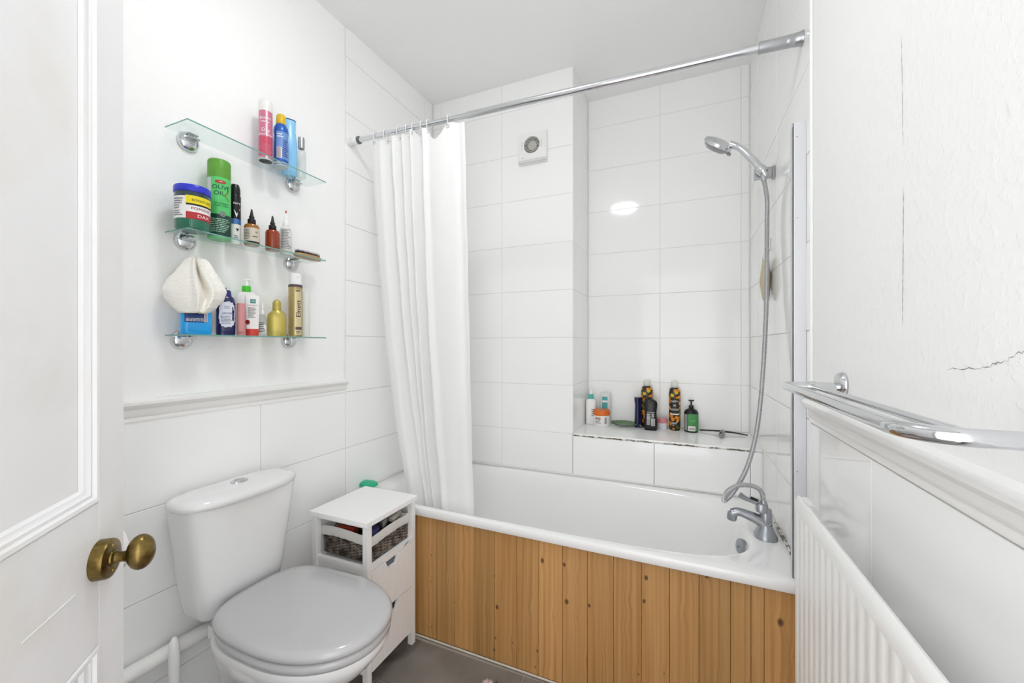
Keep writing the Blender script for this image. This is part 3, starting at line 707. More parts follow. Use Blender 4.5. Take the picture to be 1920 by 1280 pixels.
patch('red_panel',S,-r*.35,r*1.4,h*.21,h*.37,mat('label_red','b02a30',.4),t,off=.0008,nt=16)
print_on(S,'BONUS SIZE',.0065,r*.55,h*.64,ink,t,bold=.03,off=.0012); print_on(S,'POMADE',.0075,r*.50,h*.45,mat('red_ink','8c1f28',.5),t,bold=.03,sx=1.15,off=.0012); print_on(S,'DAX',.009,r*.62,h*.285,winK,t,bold=.05,sx=1.2,off=.0014)
stripes(S,-r*1.25,-r*.5,h*.42,h*.68,5,mat('grey_ink','6a6a70',.5),t); stripes(S,-r*1.2,-r*.5,h*.26,h*.40,3,mat('grey_ink','6a6a70',.5),t)

t,r,h=bottle('sheen_spray_can','tall green spray can with olive lettering on the middle shelf','can',411,S2,45,147,x=XL+.052,turn=.12)
S=[R(0,r*.95),R(.003,r),R(h*.76,r),R(h*.77,r*.99)]
part('can_body',S,mat('lime_print','56c46c',.3),t)
part('cap',[R(h*.765,r*1.0),R(h*.77,r*1.01),R(h*.97,r*1.0),R(h*.99,r*.95),R(h,r*.85)],mat('olive_green_cap','5d9a34',.35),t)
patch('dark_band',S,-r*1.5,r*1.5,h*.03,h*.30,mat('bottle_green','123c33',.35),t); patch('side_panel',S,-r*1.5,-r*.85,h*.30,h*.755,mat('silver_print','c9cfc9',.35),t)
bm=nb(); bm.faces.new([bm.verts.new(onsurf(S,r*.0+r*.48*math.cos(a),h*.705+h*.022*math.sin(a),.0011)) for a in [2*PI*q/28 for q in range(28)]]); bmesh.ops.triangulate(bm,faces=bm.faces[:]); obj('oval_badge',bm,mat('badge_red','b1322c',.4),t)
dg=mat('dark_green_ink','14402c',.5)
print_on(S,'ORS',.0032,0,h*.705,winK,t,off=.0019,bold=.05)
print_on(S,'OLIVE',.0128,r*.06,h*.635,dg,t,bold=.035,sx=.98); print_on(S,'OIL',.0128,-r*.12,h*.56,dg,t,bold=.035)
print_on(S,'NOURISHING',.0046,r*.12,h*.435,dg,t,bold=.03); print_on(S,'SHEEN SPRAY',.0046,r*.12,h*.405,dg,t,bold=.03)
bm=nb(); vs=[bm.verts.new(onsurf(S,r*.18+.0085*math.cos(a),h*.305+.0085*math.sin(a),.0011)) for a in [2*PI*q/24 for q in range(24)]]; bm.faces.new(vs); obj('seal_badge',bm,mat('seal_grey','7c8580',.4),t)
stripes(S,-r*.9,r*.9,h*.07,h*.25,8,mat('pale_green_ink','9fc9ae',.5),t)
bm=nb()
for k in range(7):
    vs=[bm.verts.new(onsurf(S,r*.55+.004*math.cos(k)+.0028*math.cos(a),h*.585-.0048*k+.0022*math.sin(a)+.005,.0012)) for a in [2*PI*q/10 for q in range(10)]]; bm.faces.new(vs)
obj('olive_print',bm,mat('olive_print','7d7a2c',.5),t)

t,r,h=bottle('deodorant_can','black and white deodorant can behind the tall green can','can',441,S2,20,112,x=XL+.036,turn=.25)
r*=1.1
S=[R(0,r*.95),R(.003,r),R(h*.80,r),R(h*.84,r*.92)]
part('can_body',[R(0,r*.95),R(.003,r),R(h*.36,r)],lab_w,t); part('can_shoulder',[R(h*.36,r),R(h*.80,r),R(h*.82,r*.93)],black,t)
part('cap',[R(h*.82,r*.80),R(h*.85,r*.93),R(h*.93,r*.90),R(h,r*.66)],black,t)
patch('blue_band',S,-r*1.4,r*1.4,h*.33,h*.42,mat('steel_blue','4d79b8',.3,metal=.4),t)
print_on(S,'sure',.0085,.001,h*.68,winK,t,bold=.03)
bm=nb(); vs=[bm.verts.new(onsurf(S,a*r,h*z,.001)) for a,z in ((-.5,.58),(-.05,.44),(.75,.61),(0,.50))]; bm.faces.new(vs); obj('tick_mark',bm,winK,t)
bm=nb(); vs=[bm.verts.new(onsurf(S,a*.0045+.002,h*.24+z*.0045,.001)) for a,z in ((-1,.9),(1,.9),(1,.3),(.5,.3),(.5,-1),(-.5,-1),(-.5,.3),(-1,.3))]; bm.faces.new(vs); obj('shirt_symbol',bm,ink,t); stripes(S,-.007,.008,h*.06,h*.15,3,mat('grey_ink','6a6a70',.5),t)

def nozzle_bottle(name,label,px,wpx,hpx,x,m,capm,lab=None,body=.60,tip=None,nm='nozzle'):
    t,r,h=bottle(name,label,'bottle',px,S2,wpx,hpx,x=x)
    S=[R(0,r*.88),R(.004,r),R(h*body*.84,r),R(h*body*.94,r*.86),R(h*body,r*.48)]
    part('bottle_body',S,m,t)
    part('cap',[R(h*body,r*.48),R(h*(body+.01),r*.54),R(h*(body+.11),r*.52),R(h*(body+.13),r*.40)],capm,t,seg=20)
    n=part(nm,[R(h*(body+.13),r*.32),R(h*(body+.19),r*.36),R(h*(body+.21),r*.27),R(h*.97,r*.12),R(h,r*.06)],capm,t,seg=16)
    return t,r,h,S
amber=mat('amber_plastic','9a6220',.12,coat=.4)
t,r,h,S=nozzle_bottle('hair_oil_bottle','amber bottle with cream label and black twist tip on the middle shelf',472,30,69,XL+.070,amber,black)
patch('paper_label',S,-r*1.4,r*1.4,h*.08,h*.46,mat('cream_label','cfc4b4',.5),t); patch('label_foot',S,-r*1.4,r*1.4,h*.06,h*.10,ink,t,off=.0007)
stripes(S,-r*1.1,-r*.1,h*.14,h*.42,7,mat('grey_ink','6a6a70',.5),t); print_on(S,'all',.007,r*.62,h*.35,ink,t,bold=.02); stripes(S,r*.1,r*1.1,h*.2,h*.26,1,ink,t)
t,r,h,S=nozzle_bottle('red_oil_bottle','unlabelled red-brown bottle with black twist tip on the middle shelf',511,28,66,XL+.068,mat('red_amber','8e3413',.12,coat=.4),black)
t,r,h,S=nozzle_bottle('applicator_bottle','white applicator bottle with red tip on the middle shelf',536,23,82,XL+.052,mat('milky_plastic','dcdad6',.35),white_pl,body=.66)
part('tip_cap',[R(h*.955,r*.14),R(h*.97,r*.17),R(h*1.0,r*.13),R(h*1.02,r*.06)],mat('coral_tip','c9503a',.4),t,seg=14)
stripes(S,-r*.9,r*.9,h*.12,h*.58,13,mat('grey_ink','6a6a70',.5),t)
# brush lying bristles up
c=atX(577,Y0,XL+.062); c.z=S2+.0005
t=thing('hair_brush','wooden military brush with black bristles on the middle shelf','brush',c,PI/2+.02)
ln=wid(c,577,60)*1.12
bm=nb(); secloft(bm,[(0,ln*.30,.012,2.2),(.003,ln*.46,.019,2.3),(.008,ln*.5,.022,2.3),(.014,ln*.48,.021,2.3),(.0165,ln*.44,.019,2.3)],36); obj('brush_back',bm,mat('light_wood','b58a55',.4,bump=(120,.2,.001)),t,smooth=45)
bm=nb()
for i in range(22):
    for j in range(7):
        x0=-ln*.42+ln*.84*i/21; y0=-.014+.028*j/6
        if (x0/(ln*.46))**2+(y0/.02)**2>1.02: continue
        hh=.015+random.uniform(-.002,.002)
        vs=[bm.verts.new((x0+a,y0+b2,.016)) for a,b2 in ((-.0013,-.0013),(.0013,-.0013),(0,.0016))]; tp=bm.verts.new((x0+random.uniform(-.001,.001),y0+random.uniform(-.001,.001),.016+hh))
        for a,b2 in ((0,1),(1,2),(2,0)): bm.faces.new((vs[a],vs[b2],tp))
tag(obj('bristles',bm,black,t),None,None,None,'stuff')
# --- lowest shelf
t,r,h=bottle('mouthwash_bottle','bright blue mouthwash bottle under the cream cap on the lowest shelf','bottle',367,S3,62,74,x=XL+.062,turn=.2)
r*=.97
S=[(0,r*.52,r*.95,4),(.004,r*.58,r,4),(h*.62,r*.58,r,4),(h*.8,r*.4,r*.6,3),(h*.86,r*.3,r*.34,2)]
part('bottle_body',S,mat('mouthwash_blue','14a2ee',.08,coat=.5),t)
part('cap',[R(h*.86,r*.34),R(h,r*.32)],white_pl,t)
patch('front_label',S,-r*.80,r*.66,h*.30,h*.66,mat('navy_label','1b3c7c',.35),t); print_on(S,'LISTERINE',.0062,-.001,h*.56,winK,t,bold=.02); stripes(S,-r*.7,r*.5,h*.33,h*.41,3,winK,t); barcode(S,r*.45,r*.6,h*.32,h*.6,mat('navy_ink','25357c',.5),t)

t,r,h=bottle('conditioner_bottle','dark navy bottle with ornate white label on the lowest shelf','bottle',423,S3,37,86,x=XL+.055,turn=.1)
S=[(0,r*.75,r*.95,2.8),(.004,r*.8,r,2.8),(h*.70,r*.8,r,2.8),(h*.80,r*.7,r*.9,2.6),(h*.86,r*.5,r*.6,2.2)]
navy=mat('navy_plastic','191b52',.2,coat=.3)
part('bottle_body',S,navy,t); part('cap',[R(h*.84,r*.62),R(h*.96,r*.56),R(h*.98,r*.46)],mat('violet_cap','2b2578',.3),t); part('pump_stub',[R(h*.98,r*.10),R(h*1.04,r*.10)],black,t,seg=10)
bm=nb(); cy0=[(-.78+1.56*i/20) for i in range(21)]
ring=[]
for i in range(64):
    a=2*PI*i/64; q=1+.035*math.sin(a*14); u,vv=sup(r*.80*q,h*.275*q,3.2,a); ring.append(bm.verts.new(onsurf(S,u+r*.08,h*.45+vv,.0006)))
ctr=[bm.verts.new(onsurf(S,r*.08,h*.45,.0006))]
mid=[]
for i in range(64):
    a=2*PI*i/64; u,vv=sup(r*.4,h*.14,3,a); mid.append(bm.verts.new(onsurf(S,u+r*.08,h*.45+vv,.0006)))
for i in range(64):
    j=(i+1)%64; bm.faces.new((ring[i],ring[j],mid[j],mid[i])); bm.faces.new((mid[i],mid[j],ctr[0]))
obj('scalloped_label',bm,mat('lilac_white','d9dbe8',.45),t)
print_on(S,'JALDRE',.0062,r*.15,h*.47,mat('navy_ink','25357c',.5),t,bold=.02,off=.0012); stripes(S,-r*.5,r*.7,h*.24,h*.42,6,mat('grey_ink','6a6a70',.5),t); stripes(S,-r*.2,r*.5,h*.57,h*.63,2,mat('grey_ink','6a6a70',.5),t)

t,r,h=bottle('pump_bottle','white pump bottle with bright green collar on the lowest shelf','bottle',462,S3,46,106,x=XL+.030)
r*=.88
S=[(0,r*.5,r*.95,3),(.004,r*.55,r,3),(h*.70,r*.55,r,3),(h*.765,r*.5,r*.9,2.8),(h*.78,r*.3,r*.4,2)]
part('bottle_body',S,white_pl,t); part('pump_collar',[R(h*.78,r*.40),R(h*.79,r*.43),R(h*.875,r*.41),R(h*.88,r*.38)],mat('green_collar','45c42c',.35),t,seg=24)
part('pump_stem',[R(h*.88,r*.22),R(h*.95,r*.2),R(h*.955,r*.12),R(h*.985,r*.12)],white_pl,t,seg=16)
bm=nb(); tube(bm,[(0,-r*.25,h*.985),(0,0,h*.995),(0,r*.4,h*.993),(0,r*.75,h*.972)],[.004,.0042,.0036,.0028],seg=10); obj('pump_spout',bm,white_pl,t,smooth=50)

t,r,h=bottle('pink_tube','slim pink tube in front of the white pump bottle','tube',452,S3,16,60,x=XL+.082)
S=[R(0,r*.98),R(.002,r),R(h*.96,r),R(h,r*.92)]
part('tube_body',S,mat('dusty_pink','d08c8c',.4),t); stripes(S,-r*.7,r*.7,h*.05,h*.12,2,mat('rose_ink','a05c60',.5),t)
t,r,h=bottle('cream_tube','white tube with red foot and teal logo on the lowest shelf','tube',473,S3,26,76,x=XL+.074)
S=[(0,r*.70,r*.90,2.4),(.003,r*.72,r*.92,2.4),(h*.16,r*.72,r*.93,2.4),(h*.17,r*.62,r*.94,2.4),(h*.96,r*.16,r*1.08,2.4),(h,r*.08,r*1.08,2.4)]
part('tube_body',S[3:],lab_w,t); part('screw_cap',S[:4],mat('tomato_red','cf3a2c',.35),t)
patch('logo',S,-r*.3,r*.5,h*.80,h*.90,mat('teal_print','3e8d86',.4),t,nt=6,nz=2); print_on(S,'TREE',.004,r*.08,h*.85,winK,t,off=.0012,bold=.03)
print_on(S,'COCONUT',.0038,0,h*.745,mat('red_ink','8c1f28',.5),t,bold=.03); stripes(S,-r*.6,r*.55,h*.44,h*.70,8,mat('grey_ink','6a6a70',.5),t)
bm=nb(); vs=[bm.verts.new(onsurf(S,-r*.62+.006*math.cos(a),h*.33+.008*math.sin(a),.0012)) for a in [2*PI*q/20 for q in range(20)]]; bm.faces.new(vs); obj('fruit_print',bm,mat('dark_red_print','8b2b25',.4),t)
t,r,h,S=small_clear('dropper_bottle','tiny clear bottle with white dropper beside the gold flask','x'and 492,XL+.066,S3,16,62,None,.66)
part('dropper_cap',[R(h*.66,r*.5),R(h*.76,r*.5),R(h*.77,r*.3),R(h*.97,r*.16),R(h,r*.12)],white_pl,t,seg=16); patch('small_label',S,-r*1.2,r*1.2,h*.08,h*.34,lab_w,t); stripes(S,-r*.8,r*.8,h*.1,h*.42,6,ink,t)

t,r,h=bottle('gold_flask','squat round-shouldered gold bottle with domed cap on the lowest shelf','bottle',519,S3,37,69,x=XL+.064)
S=[(0,r*.6,r*.95,3),(.003,r*.65,r,3),(h*.46,r*.65,r,2.8),(h*.58,r*.62,r*.93,2.6),(h*.66,r*.5,r*.70,2.3),(h*.70,r*.42,r*.47,2)]
gold=mat('gold_lacquer','bfae5a',.28,metal=.35)
part('bottle_body',S,gold,t); part('neck_ring',[R(h*.70,r*.42),R(h*.72,r*.46),R(h*.80,r*.46),R(h*.82,r*.40)],gold,t,seg=28); part('dome_cap',[R(h*.82,r*.43),R(h*.90,r*.45),R(h*.96,r*.35),R(h*.99,r*.18),R(h,r*.06)],gold,t,seg=28)

t,r,h=bottle('gold_hairspray','tall gold hairspray can with white cap and vertical lettering','can',554,S3,27,118,x=XL+.070)
S=[R(0,r*.96),R(.003,r),R(h*.78,r),R(h*.785,r*.99)]
part('can_body',S,mat('pale_gold','b3a06c',.3,metal=.5),t); patch('cream_stripe',S,-r*.1,r*.95,h*.03,h*.74,mat('cream_foil','d5c79c',.3,metal=.2),t)
part('shoulder_band',[R(h*.78,r*1.01),R(h*.815,r*1.01),R(h*.82,r*.97)],mat('aubergine','54464a',.35),t)
part('cap',[R(h*.82,r*.84),R(h*.825,r*.90),R(h*.97,r*.88),R(h,r*.82)],white_pl,t); print_on([R(0,r*.9),R(h*1.1,r*.9)],'R',.004,r*.3,h*.93,ink,t,off=.0006)
print_on(S,'Elnett',.0165,r*.45,h*.44,ink,t,rot=PI/2,bold=.015,sx=1.15); patch('dark_bar',S,-r*.02,r*.95,h*.11,h*.155,mat('aubergine','54464a',.35),t,off=.0008); stripes(S,r*.1,r*.8,h*.05,h*.09,2,ink,t); stripes(S,-r*.0,r*.8,h*.70,h*.74,1,ink,t)
t,r,h=bottle('frosted_tub','frosted white tube standing behind the gold hairspray','tube',571,S3,20,84,x=XL+.034)
part('tube_body',[R(0,r*.96),R(.003,r),R(h*.97,r),R(h,r*.92)],mat('frosted_plastic','e6e5e1',.4),t)

# textured cap draped over the mouthwash
c=atX(367,Y0,XL+.066)
mw=c.copy(); zt=lambda py: EYE+(Y0-py)/F*depth(mw)
capo=thing('swim_cap','cream textured fabric cap draped over the blue bottle on the lowest shelf','cap',(mw.x,mw.y,zt(588)),math.atan2(-mw.y,-mw.x))
Wc=wid(mw,367,124)/2; Hc=zt(484)-zt(590)
outl=[(-.52,0.04),(-.80,.18),(-.98,.36),(-.86,.55),(-.56,.74),(-.28,.93),(.0,1.0),(.25,.97),(.44,.86),(.62,.70),(.86,.52),(1.0,.44),(.90,.28),(.66,.10)]
def wprof(s):  # half-widths (left,right) at height s
    L_=[(0,.46),(.03,.56),(.12,.74),(.25,.93),(.38,1.0),(.55,.88),(.74,.60),(.88,.42),(.95,.34),(.985,.22),(1,.06)]
    R_=[(0,.34),(.03,.46),(.12,.66),(.28,.90),(.42,.98),(.50,.93),(.62,.78),(.78,.60),(.90,.46),(.96,.36),(.985,.24),(1,.06)]
    def ip(T):
        for a,b2 in zip(T,T[1:]):
            if a[0]<=s<=b2[0]: t=(s-a[0])/(b2[0]-a[0]); t=t*t*(3-2*t)*.5+t*.5; return a[1]+(b2[1]-a[1])*t
        return T[-1][1]
    return ip(L_),ip(R_)
bm=nb(); rings=[]; NA,NS=380,230
for j in range(NS+1):
    s=j/NS; wl,wr=wprof(s); ring=[]
    for i in range(NA):
        a=2*PI*i/NA; ca,sa=math.cos(a),math.sin(a)
        yy=sa*(wr if sa>0 else wl)*Wc
        dep=.042*(math.sin(min(1,s*1.0)*PI*.5+PI*.5)*.75+.30) if s>.0 else .042
        dep=max(.006,.043*(1-s**2.2)+.004)
        xx=ca*dep
        if ca>0:
            fc=.30-.24*s+.05*math.sin(s*5)        # the deep fold runs from the peak down to the right
            q=(sa-fc)
            xx-=.040*math.exp(-((q-.07*(1-s))/(.05+.10*(1-s)))**2)*min(1,(1-s)*4)*min(1,.35+s*1.5)
            xx+=.012*math.exp(-((q+.20)/.13)**2)+.008*math.exp(-((q-.30)/.12)**2)
            xx+=.004*math.sin(sa*4+s*3)
        # chevron dimples of the fabric
        k=abs(((sa*9+20)%2)-1)
        dm=max(-.2,math.sin(2*PI*(s*Hc/.0058+k*1.3)))*(.5+.5*math.sin(a*58+(s*Hc/.0058)*PI))
        o_=.0019*dm*(.45+.55*abs(ca))
        xx+=o_*ca*1.0; yy+=o_*sa
        ring.append((xx,yy,s*Hc))
    rings.append(ring)
loft_rings(bm,rings,False,True)
obj('cap_fabric',bm,mat('cream_bubble_fabric','f4f1ea',.6),capo,smooth=70)
bm=nb(); tube(bm,[(p[0]*1.0,p[1],.001) for p in rings[0][::6]],.0024,seg=6,closed=True); obj('cap_hem',bm,mat('cream_hem','ddd5c2',.6),capo,smooth=60)

# ---------------------------------------------------------------- toilet
toilet=thing('toilet','white close-coupled toilet with a closed grey seat against the left wall','toilet',(XL+.004,.822,0))
def dring(d,wy,z,n=3.6,seg=40,xb=0,yo=0):
    pts=[]
    for i in range(seg+1):
        a=-PI/2+PI*i/seg; u,vv=sup(d,wy,n,a); pts.append((xb+u,vv+yo,z))
    return pts
def bow(d,wy,z,bw=.2,seg=40,rc=.35,yo=0,xb=0):
    # flat back, straight tapered sides, bowed front with rounded corners
    pts=[]
    for i in range(seg+1):
        a=-PI/2+PI*i/seg; u,vv=sup(1,1,4.2,a)
        x=u*d*(1-bw*(vv*vv)); pts.append((xb+x,vv*wy+yo,z))
    return pts
# cistern body (tapers downward)
bm=nb(); rg=[]
for z,d,wy,yo in ((.405,.105,.085,.0),(.412,.125,.110,0),(.43,.145,.122,0),(.50,.152,.134,0),(.60,.158,.147,0),(.70,.165,.160,0),(.752,.168,.166,0)):
    rg.append([(d*.5+.002+x*(1-.06*(y/wy)**2),y,zz) for x,y,zz in [(*sup(d*.5-.002,wy,5.5,2*PI*i/80),z) for i in range(80)]])
loft_rings(bm,rg); obj('cistern',bm,ceramic,toilet,smooth=50)
bm=nb(); rg=[]
for z,d,wy in ((.748,.160,.160),(.750,.176,.172),(.757,.181,.177),(.766,.181,.177),(.774,.177,.173),(.779,.168,.164),(.782,.148,.145),(.7835,.10,.10)):
    rg.append([(.092+x,y,zz) for x,y,zz in [(*(lambda q:(q[0]*(1-.10*(q[1]/wy)**2) if q[0]>0 else q[0]*.96,q[1]))(sup(d-.092,wy,3.3,2*PI*i/80)),z) for i in range(80)]])
loft_rings(bm,rg); lid=obj('cistern_lid',bm,ceramic,toilet,smooth=50)
bm=nb(); secloft(bm,[(.781,.019,.026,2),(.785,.0185,.0255,2),(.7865,.016,.023,2)],32); btn=obj('flush_button',bm,chrome,toilet,smooth=40); btn.location=(.088,.008,.0015)
bm=nb(); secloft(bm,[(.7866,.012,.016,2),(.788,.011,.015,2)],28); x=obj('button_plate',bm,chrome_soft,btn,smooth=40)
# bowl : egg rings about axis x
def egg(x0,x1,wy,z,bk=.5,seg=64,nb_=3.3,nf=2.1):
    xc=x0+(x1-x0)*bk; pts=[]
    for i in range(seg):
        a=2*PI*i/seg; c,s=math.cos(a),math.sin(a)
        if c>=0: x=xc+(x1-xc)*abs(c)**(2/nf); y=wy*sgn(s)*abs(s)**(2/nf)
        else: x=xc-(xc-x0)*abs(c)**(2/nb_); y=wy*sgn(s)*abs(s)**(2/nb_)
        pts.append((x,y,z))
    return pts
SX0,SX1,SW=.176,.655,.172
def raised(o): o.location.z=.025; return o
bm=nb(); rg=[egg(.10,.42,.088,-.025),egg(.10,.42,.092,-.01),egg(.11,.40,.076,.03),egg(.12,.40,.070,.13),egg(.12,.46,.090,.20),egg(.13,.54,.126,.27),egg(.14,.61,.155,.33),egg(.145,.64,.168,.368),egg(.148,.650,.174,.388),egg(.152,.648,.172,.399),egg(.19,.60,.14,.401)]
loft_rings(bm,rg); raised(obj('bowl',bm,ceramic,toilet,smooth=55))
bm=nb(); box(bm,.066,.20,-.082,.082,.30,.376); bmesh.ops.bevel(bm,geom=bm.edges[:],offset=.02,segments=4,affect='EDGES'); raised(obj('bowl_shelf',bm,ceramic,toilet,smooth=50))
bm=nb(); rg=[egg(SX0,SX1-.004,SW-.002,.404),egg(SX0-.002,SX1-.001,SW+.002,.408),egg(SX0-.002,SX1,SW+.002,.420),egg(SX0,SX1-.004,SW-.003,.425),egg(SX0+.02,SX1-.03,SW-.03,.4255)]
loft_rings(bm,rg); raised(obj('seat_ring',bm,seat_m,toilet,smooth=50))
bm=nb(); rg=[egg(SX0-.01,SX1-.002,SW-.002,.428),egg(SX0-.013,SX1+.003,SW+.003,.433),egg(SX0-.013,SX1+.003,SW+.003,.443),egg(SX0-.010,SX1-.002,SW-.003,.4505),egg(SX0-.002,SX1-.014,SW-.015,.455),egg(SX0+.02,SX1-.04,SW-.04,.458),egg(SX0+.09,SX1-.12,SW-.11,.4605)]
loft_rings(bm,rg); raised(obj('seat_lid',bm,seat_m,toilet,smooth=55))
for s in (-.075,.075):
    bm=nb(); lathe_axis(bm,(.168,s-.012,.432),(0,1,0),[(0,.010),(.002,.011),(.022,.011),(.024,.010)],seg=18); raised(obj('hinge',bm,chrome_soft,toilet,smooth=40))
bm=nb(); tube(bm,spline([(.13,.0,.14),(.09,0,.20),(.07,0,.25)],5),.045,seg=18); obj('outlet_pipe',bm,white_pl,toilet,smooth=50)

# toilet brush
p=Vector((-1.30,.655,0))
tb=thing('toilet_brush','white plastic toilet brush in its holder beside the toilet','toilet brush',p)
part('holder',[R(0,.048),R(.004,.052),(.12,.044,.044,2),(.125,.040,.040,2)],white_pl,tb)
bm=nb(); secloft(bm,[(.115,.008,.008,2),(.20,.010,.011,2),(.30,.0125,.0135,2),(.36,.012,.0135,2),(.392,.009,.0105,2),(.402,.004,.005,2)],20); obj('handle',bm,white_pl,tb,smooth=60)
# toilet roll
tr=thing('toilet_roll','white toilet roll on the left wall, half hidden behind the door edge','toilet roll',(XL+.062,.547,.700))
bm=nb(); lathe_axis(bm,(0,-.10,0),(0,1,0),[(0,.052),(.002,.054),(.098,.054),(.10,.052),(.10,.021),(.002,.021)],seg=40,cap0=False,cap1=False); obj('paper',bm,mat('tissue','efeeec',.8),tr,smooth=40)
bm=nb(); tube(bm,[(0,-.115,0),(0,.0005,0)],.007,seg=12); tube(bm,[(0,-.112,0),(-.060,-.112,0)],.006,seg=12); obj('roll_holder',bm,chrome,tr,smooth=40)

# ---------------------------------------------------------------- cabinet
CX0,CX1,CY0,CY1,CH=-1.268,-.998,1.080,1.352,.602
cab=thing('storage_cabinet','small white cabinet with an open basket tier and two notched drawers','cabinet',(CX0,CY0,0))
w_,d_=CX1-CX0,CY1-CY0
bx('cabinet_top',-.003,w_+.004,-.012,d_+.002,CH-.017,CH,white_mdf,cab,bevel=.001)
P=.022
pz=CH-.0175
for (x,y) in ((0,0),(w_-P-.006,0),(0,d_-P),(w_-P-.006,d_-P)): bx('leg',x,x+P,y,y+P,0,pz,white_mdf,cab,bevel=.0008)
def rail(x0,x1,y0,y1,z0,z1): return bx('rail',x0,x1,y0,y1,z0,z1,white_mdf,cab)
wf=w_-.006
midz=.432
for z0,z1 in ((pz-.010,pz),(midz-.012,midz+.004)):
    rail(P,wf-P,.003,.018,z0,z1); rail(P,wf-P,d_-.018,d_-.003,z0,z1)
    rail(wf-P+.004,wf,P,d_-P,z0 if z0<.5 else z0+.004,z1); rail(.003,.018,P,d_-P,z0,z1)
bx('shelf_board',.004,wf-.004,.004,d_-.004,midz-.020,midz-.013,white_mdf,cab)
bx('side_panel',P,wf-P,.006,.014,.055,midz-.012,white_mdf,cab); bx('side_panel',P,wf-P,d_-.014,d_-.006,.055,midz-.012,white_mdf,cab); bx('back_panel',.006,.012,P,d_-P,.055,pz-.01,white_mdf,cab); bx('bottom_board',.01,wf-.03,.016,d_-.016,.055,.062,white_mdf,cab)
def drawer(z0,z1,lab):
    y0,y1=P+.0015,d_-P-.0015; n=8; x=wf
    bm=nb(); yc=(y0+y1)/2-.006; nw,nbm,nd=.038,.023,.032
    for pts in ([(y0,z0),(yc-nbm,z0),(yc-nbm,z1-nd),(yc-nw,z1),(y0,z1)],[(yc-nbm,z0),(yc+nbm,z0),(yc+nbm,z1-nd),(yc-nbm,z1-nd)],[(yc+nbm,z0),(y1,z0),(y1,z1),(yc+nw,z1),(yc+nbm,z1-nd)]):
        loft_rings(bm,[[(x-.012,a,b2) for a,b2 in pts],[(x+.001,a,b2) for a,b2 in pts]])
    o=obj('drawer',bm,white_mdf,cab)
    gm=mat('groove_line','e0dfdc',.6)
    for k in range(1,n):
        yy=y0+(y1-y0)*k/n; top=z1 if abs(yy-yc)>nw else (z1-nd if abs(yy-yc)<nbm else z1-nd*.6)
        bx('groove',x+.0008,x+.0013,yy-.0004,yy+.0004,z0+.001,top-.001,gm,o)
    bxd=nb(); box(bxd,.02,x-.02,y0+.01,y0+.016,z0+.01,z1-.035); box(bxd,.02,x-.02,y1-.016,y1-.01,z0+.01,z1-.035); box(bxd,.02,x-.02,y0+.016,y1-.016,z0+.01,z0+.014); obj('drawer_box',bxd,white_mdf,o)
    return o
drawer(.245,midz-.015,'');drawer(.062,.241,'')
# things glimpsed through the notches
bx('drawer_contents',.03,wf-.0135,.045,.225,.30,.404,mat('grey_cloth','6c7480',.8),cab,bevel=.01)
bm=nb(); vs=[bm.verts.new((wf+.0006,a,b2)) for a,b2 in ((.196,midz-.009),(.216,midz-.004),(.232,midz+.002),(.220,midz+.003),(.205,midz-.001))]; bm.faces.new(vs); tag(obj('sticker',bm,mat('teal_sticker','3aa0a8',.4),cab),'small torn teal sticker on the rail')
# basket in the top tier
bw0,bw1,bl0,bl1=.016,wf-.012,.026,d_-.026
bk=thing('wicker_basket','dark woven basket with a white cloth liner inside the cabinet','basket',(CX0,CY0,midz+.005))
BH=.078
wick=mat('grey_wicker','6e6259',.7)
N,L,b=nodes(wick); tc=N.new('ShaderNodeTexCoord'); nz=N.new('ShaderNodeTexNoise'); nz.inputs['Scale'].default_value=38; cr=N.new('ShaderNodeValToRGB'); cr.color_ramp.elements[0].position=.35; cr.color_ramp.elements[0].color=lin('3d342f'); cr.color_ramp.elements[1].position=.65; cr.color_ramp.elements[1].color=lin('8f8479')
L.new(tc.outputs['Object'],nz.inputs['Vector']); L.new(nz.outputs['Fac'],cr.inputs[0]); L.new(cr.outputs[0],b.inputs['Base Color'])
def rrect(t,off,sp=0):  # t in 0..1 round rounded rectangle
    x0,x1,y0,y1=bw0+.006-off-sp,bw1-.006+off+sp,bl0+.006-off-sp,bl1-.006+off+sp
    a,b2=x1-x0,y1-y0; per=2*(a+b2); s=(t%1)*per
    if s<a: return x0+s,y0,(0,-1)
    s-=a
    if s<b2: return x1,y0+s,(1,0)
    s-=b2
    if s<a: return x1-s,y1,(0,1)
    s-=a; return x0,y1-s,(-1,0)
bm=nb(); rowsN=14; ST=50
for j in range(rowsN):
    z=.004+BH*j/(rowsN-1)*.95; pts=[]
    n=ST*6
    for i in range(n):
        t=i/n; x,y,nn=rrect(t,0,.000)
        o_=.0024*math.sin(PI*ST*t+PI*j)+random.uniform(-.0002,.0002)
        sx_=-.004*(1-j/(rowsN-1))
        pts.append((x+nn[0]*(o_+sx_),y+nn[1]*(o_+sx_),z+.0008*math.sin(i*.7+j)))
    tube(bm,pts,.0027,seg=6,closed=True)
tag(obj('weave',bm,wick,bk,smooth=60),None,None,None,'stuff')
bm=nb()
for i in range(ST):
    x,y,nn=rrect((i+.0)/ST,-.001); tube(bm,[(x-nn[0]*.004,y-nn[1]*.004,0),(x,y,BH)],.0022,seg=6)
tag(obj('stakes',bm,wick,bk,smooth=60),None,None,None,'stuff')
bm=nb(); loft_rings(bm,[[(*rrect(i/80,-.0045)[:2],z) for i in range(80)] for z in (0,BH*.9)],False,False); obj('gap_backing',bm,mat('weave_gap_shade','332b26',.8),bk)  # dark sheet added behind the weave, its colour standing in for shade in the gaps
bx('basket_base',bw0+.008,bw1-.008,bl0+.008,bl1-.008,0,.004,wick,bk)
bm=nb(); rings=[]
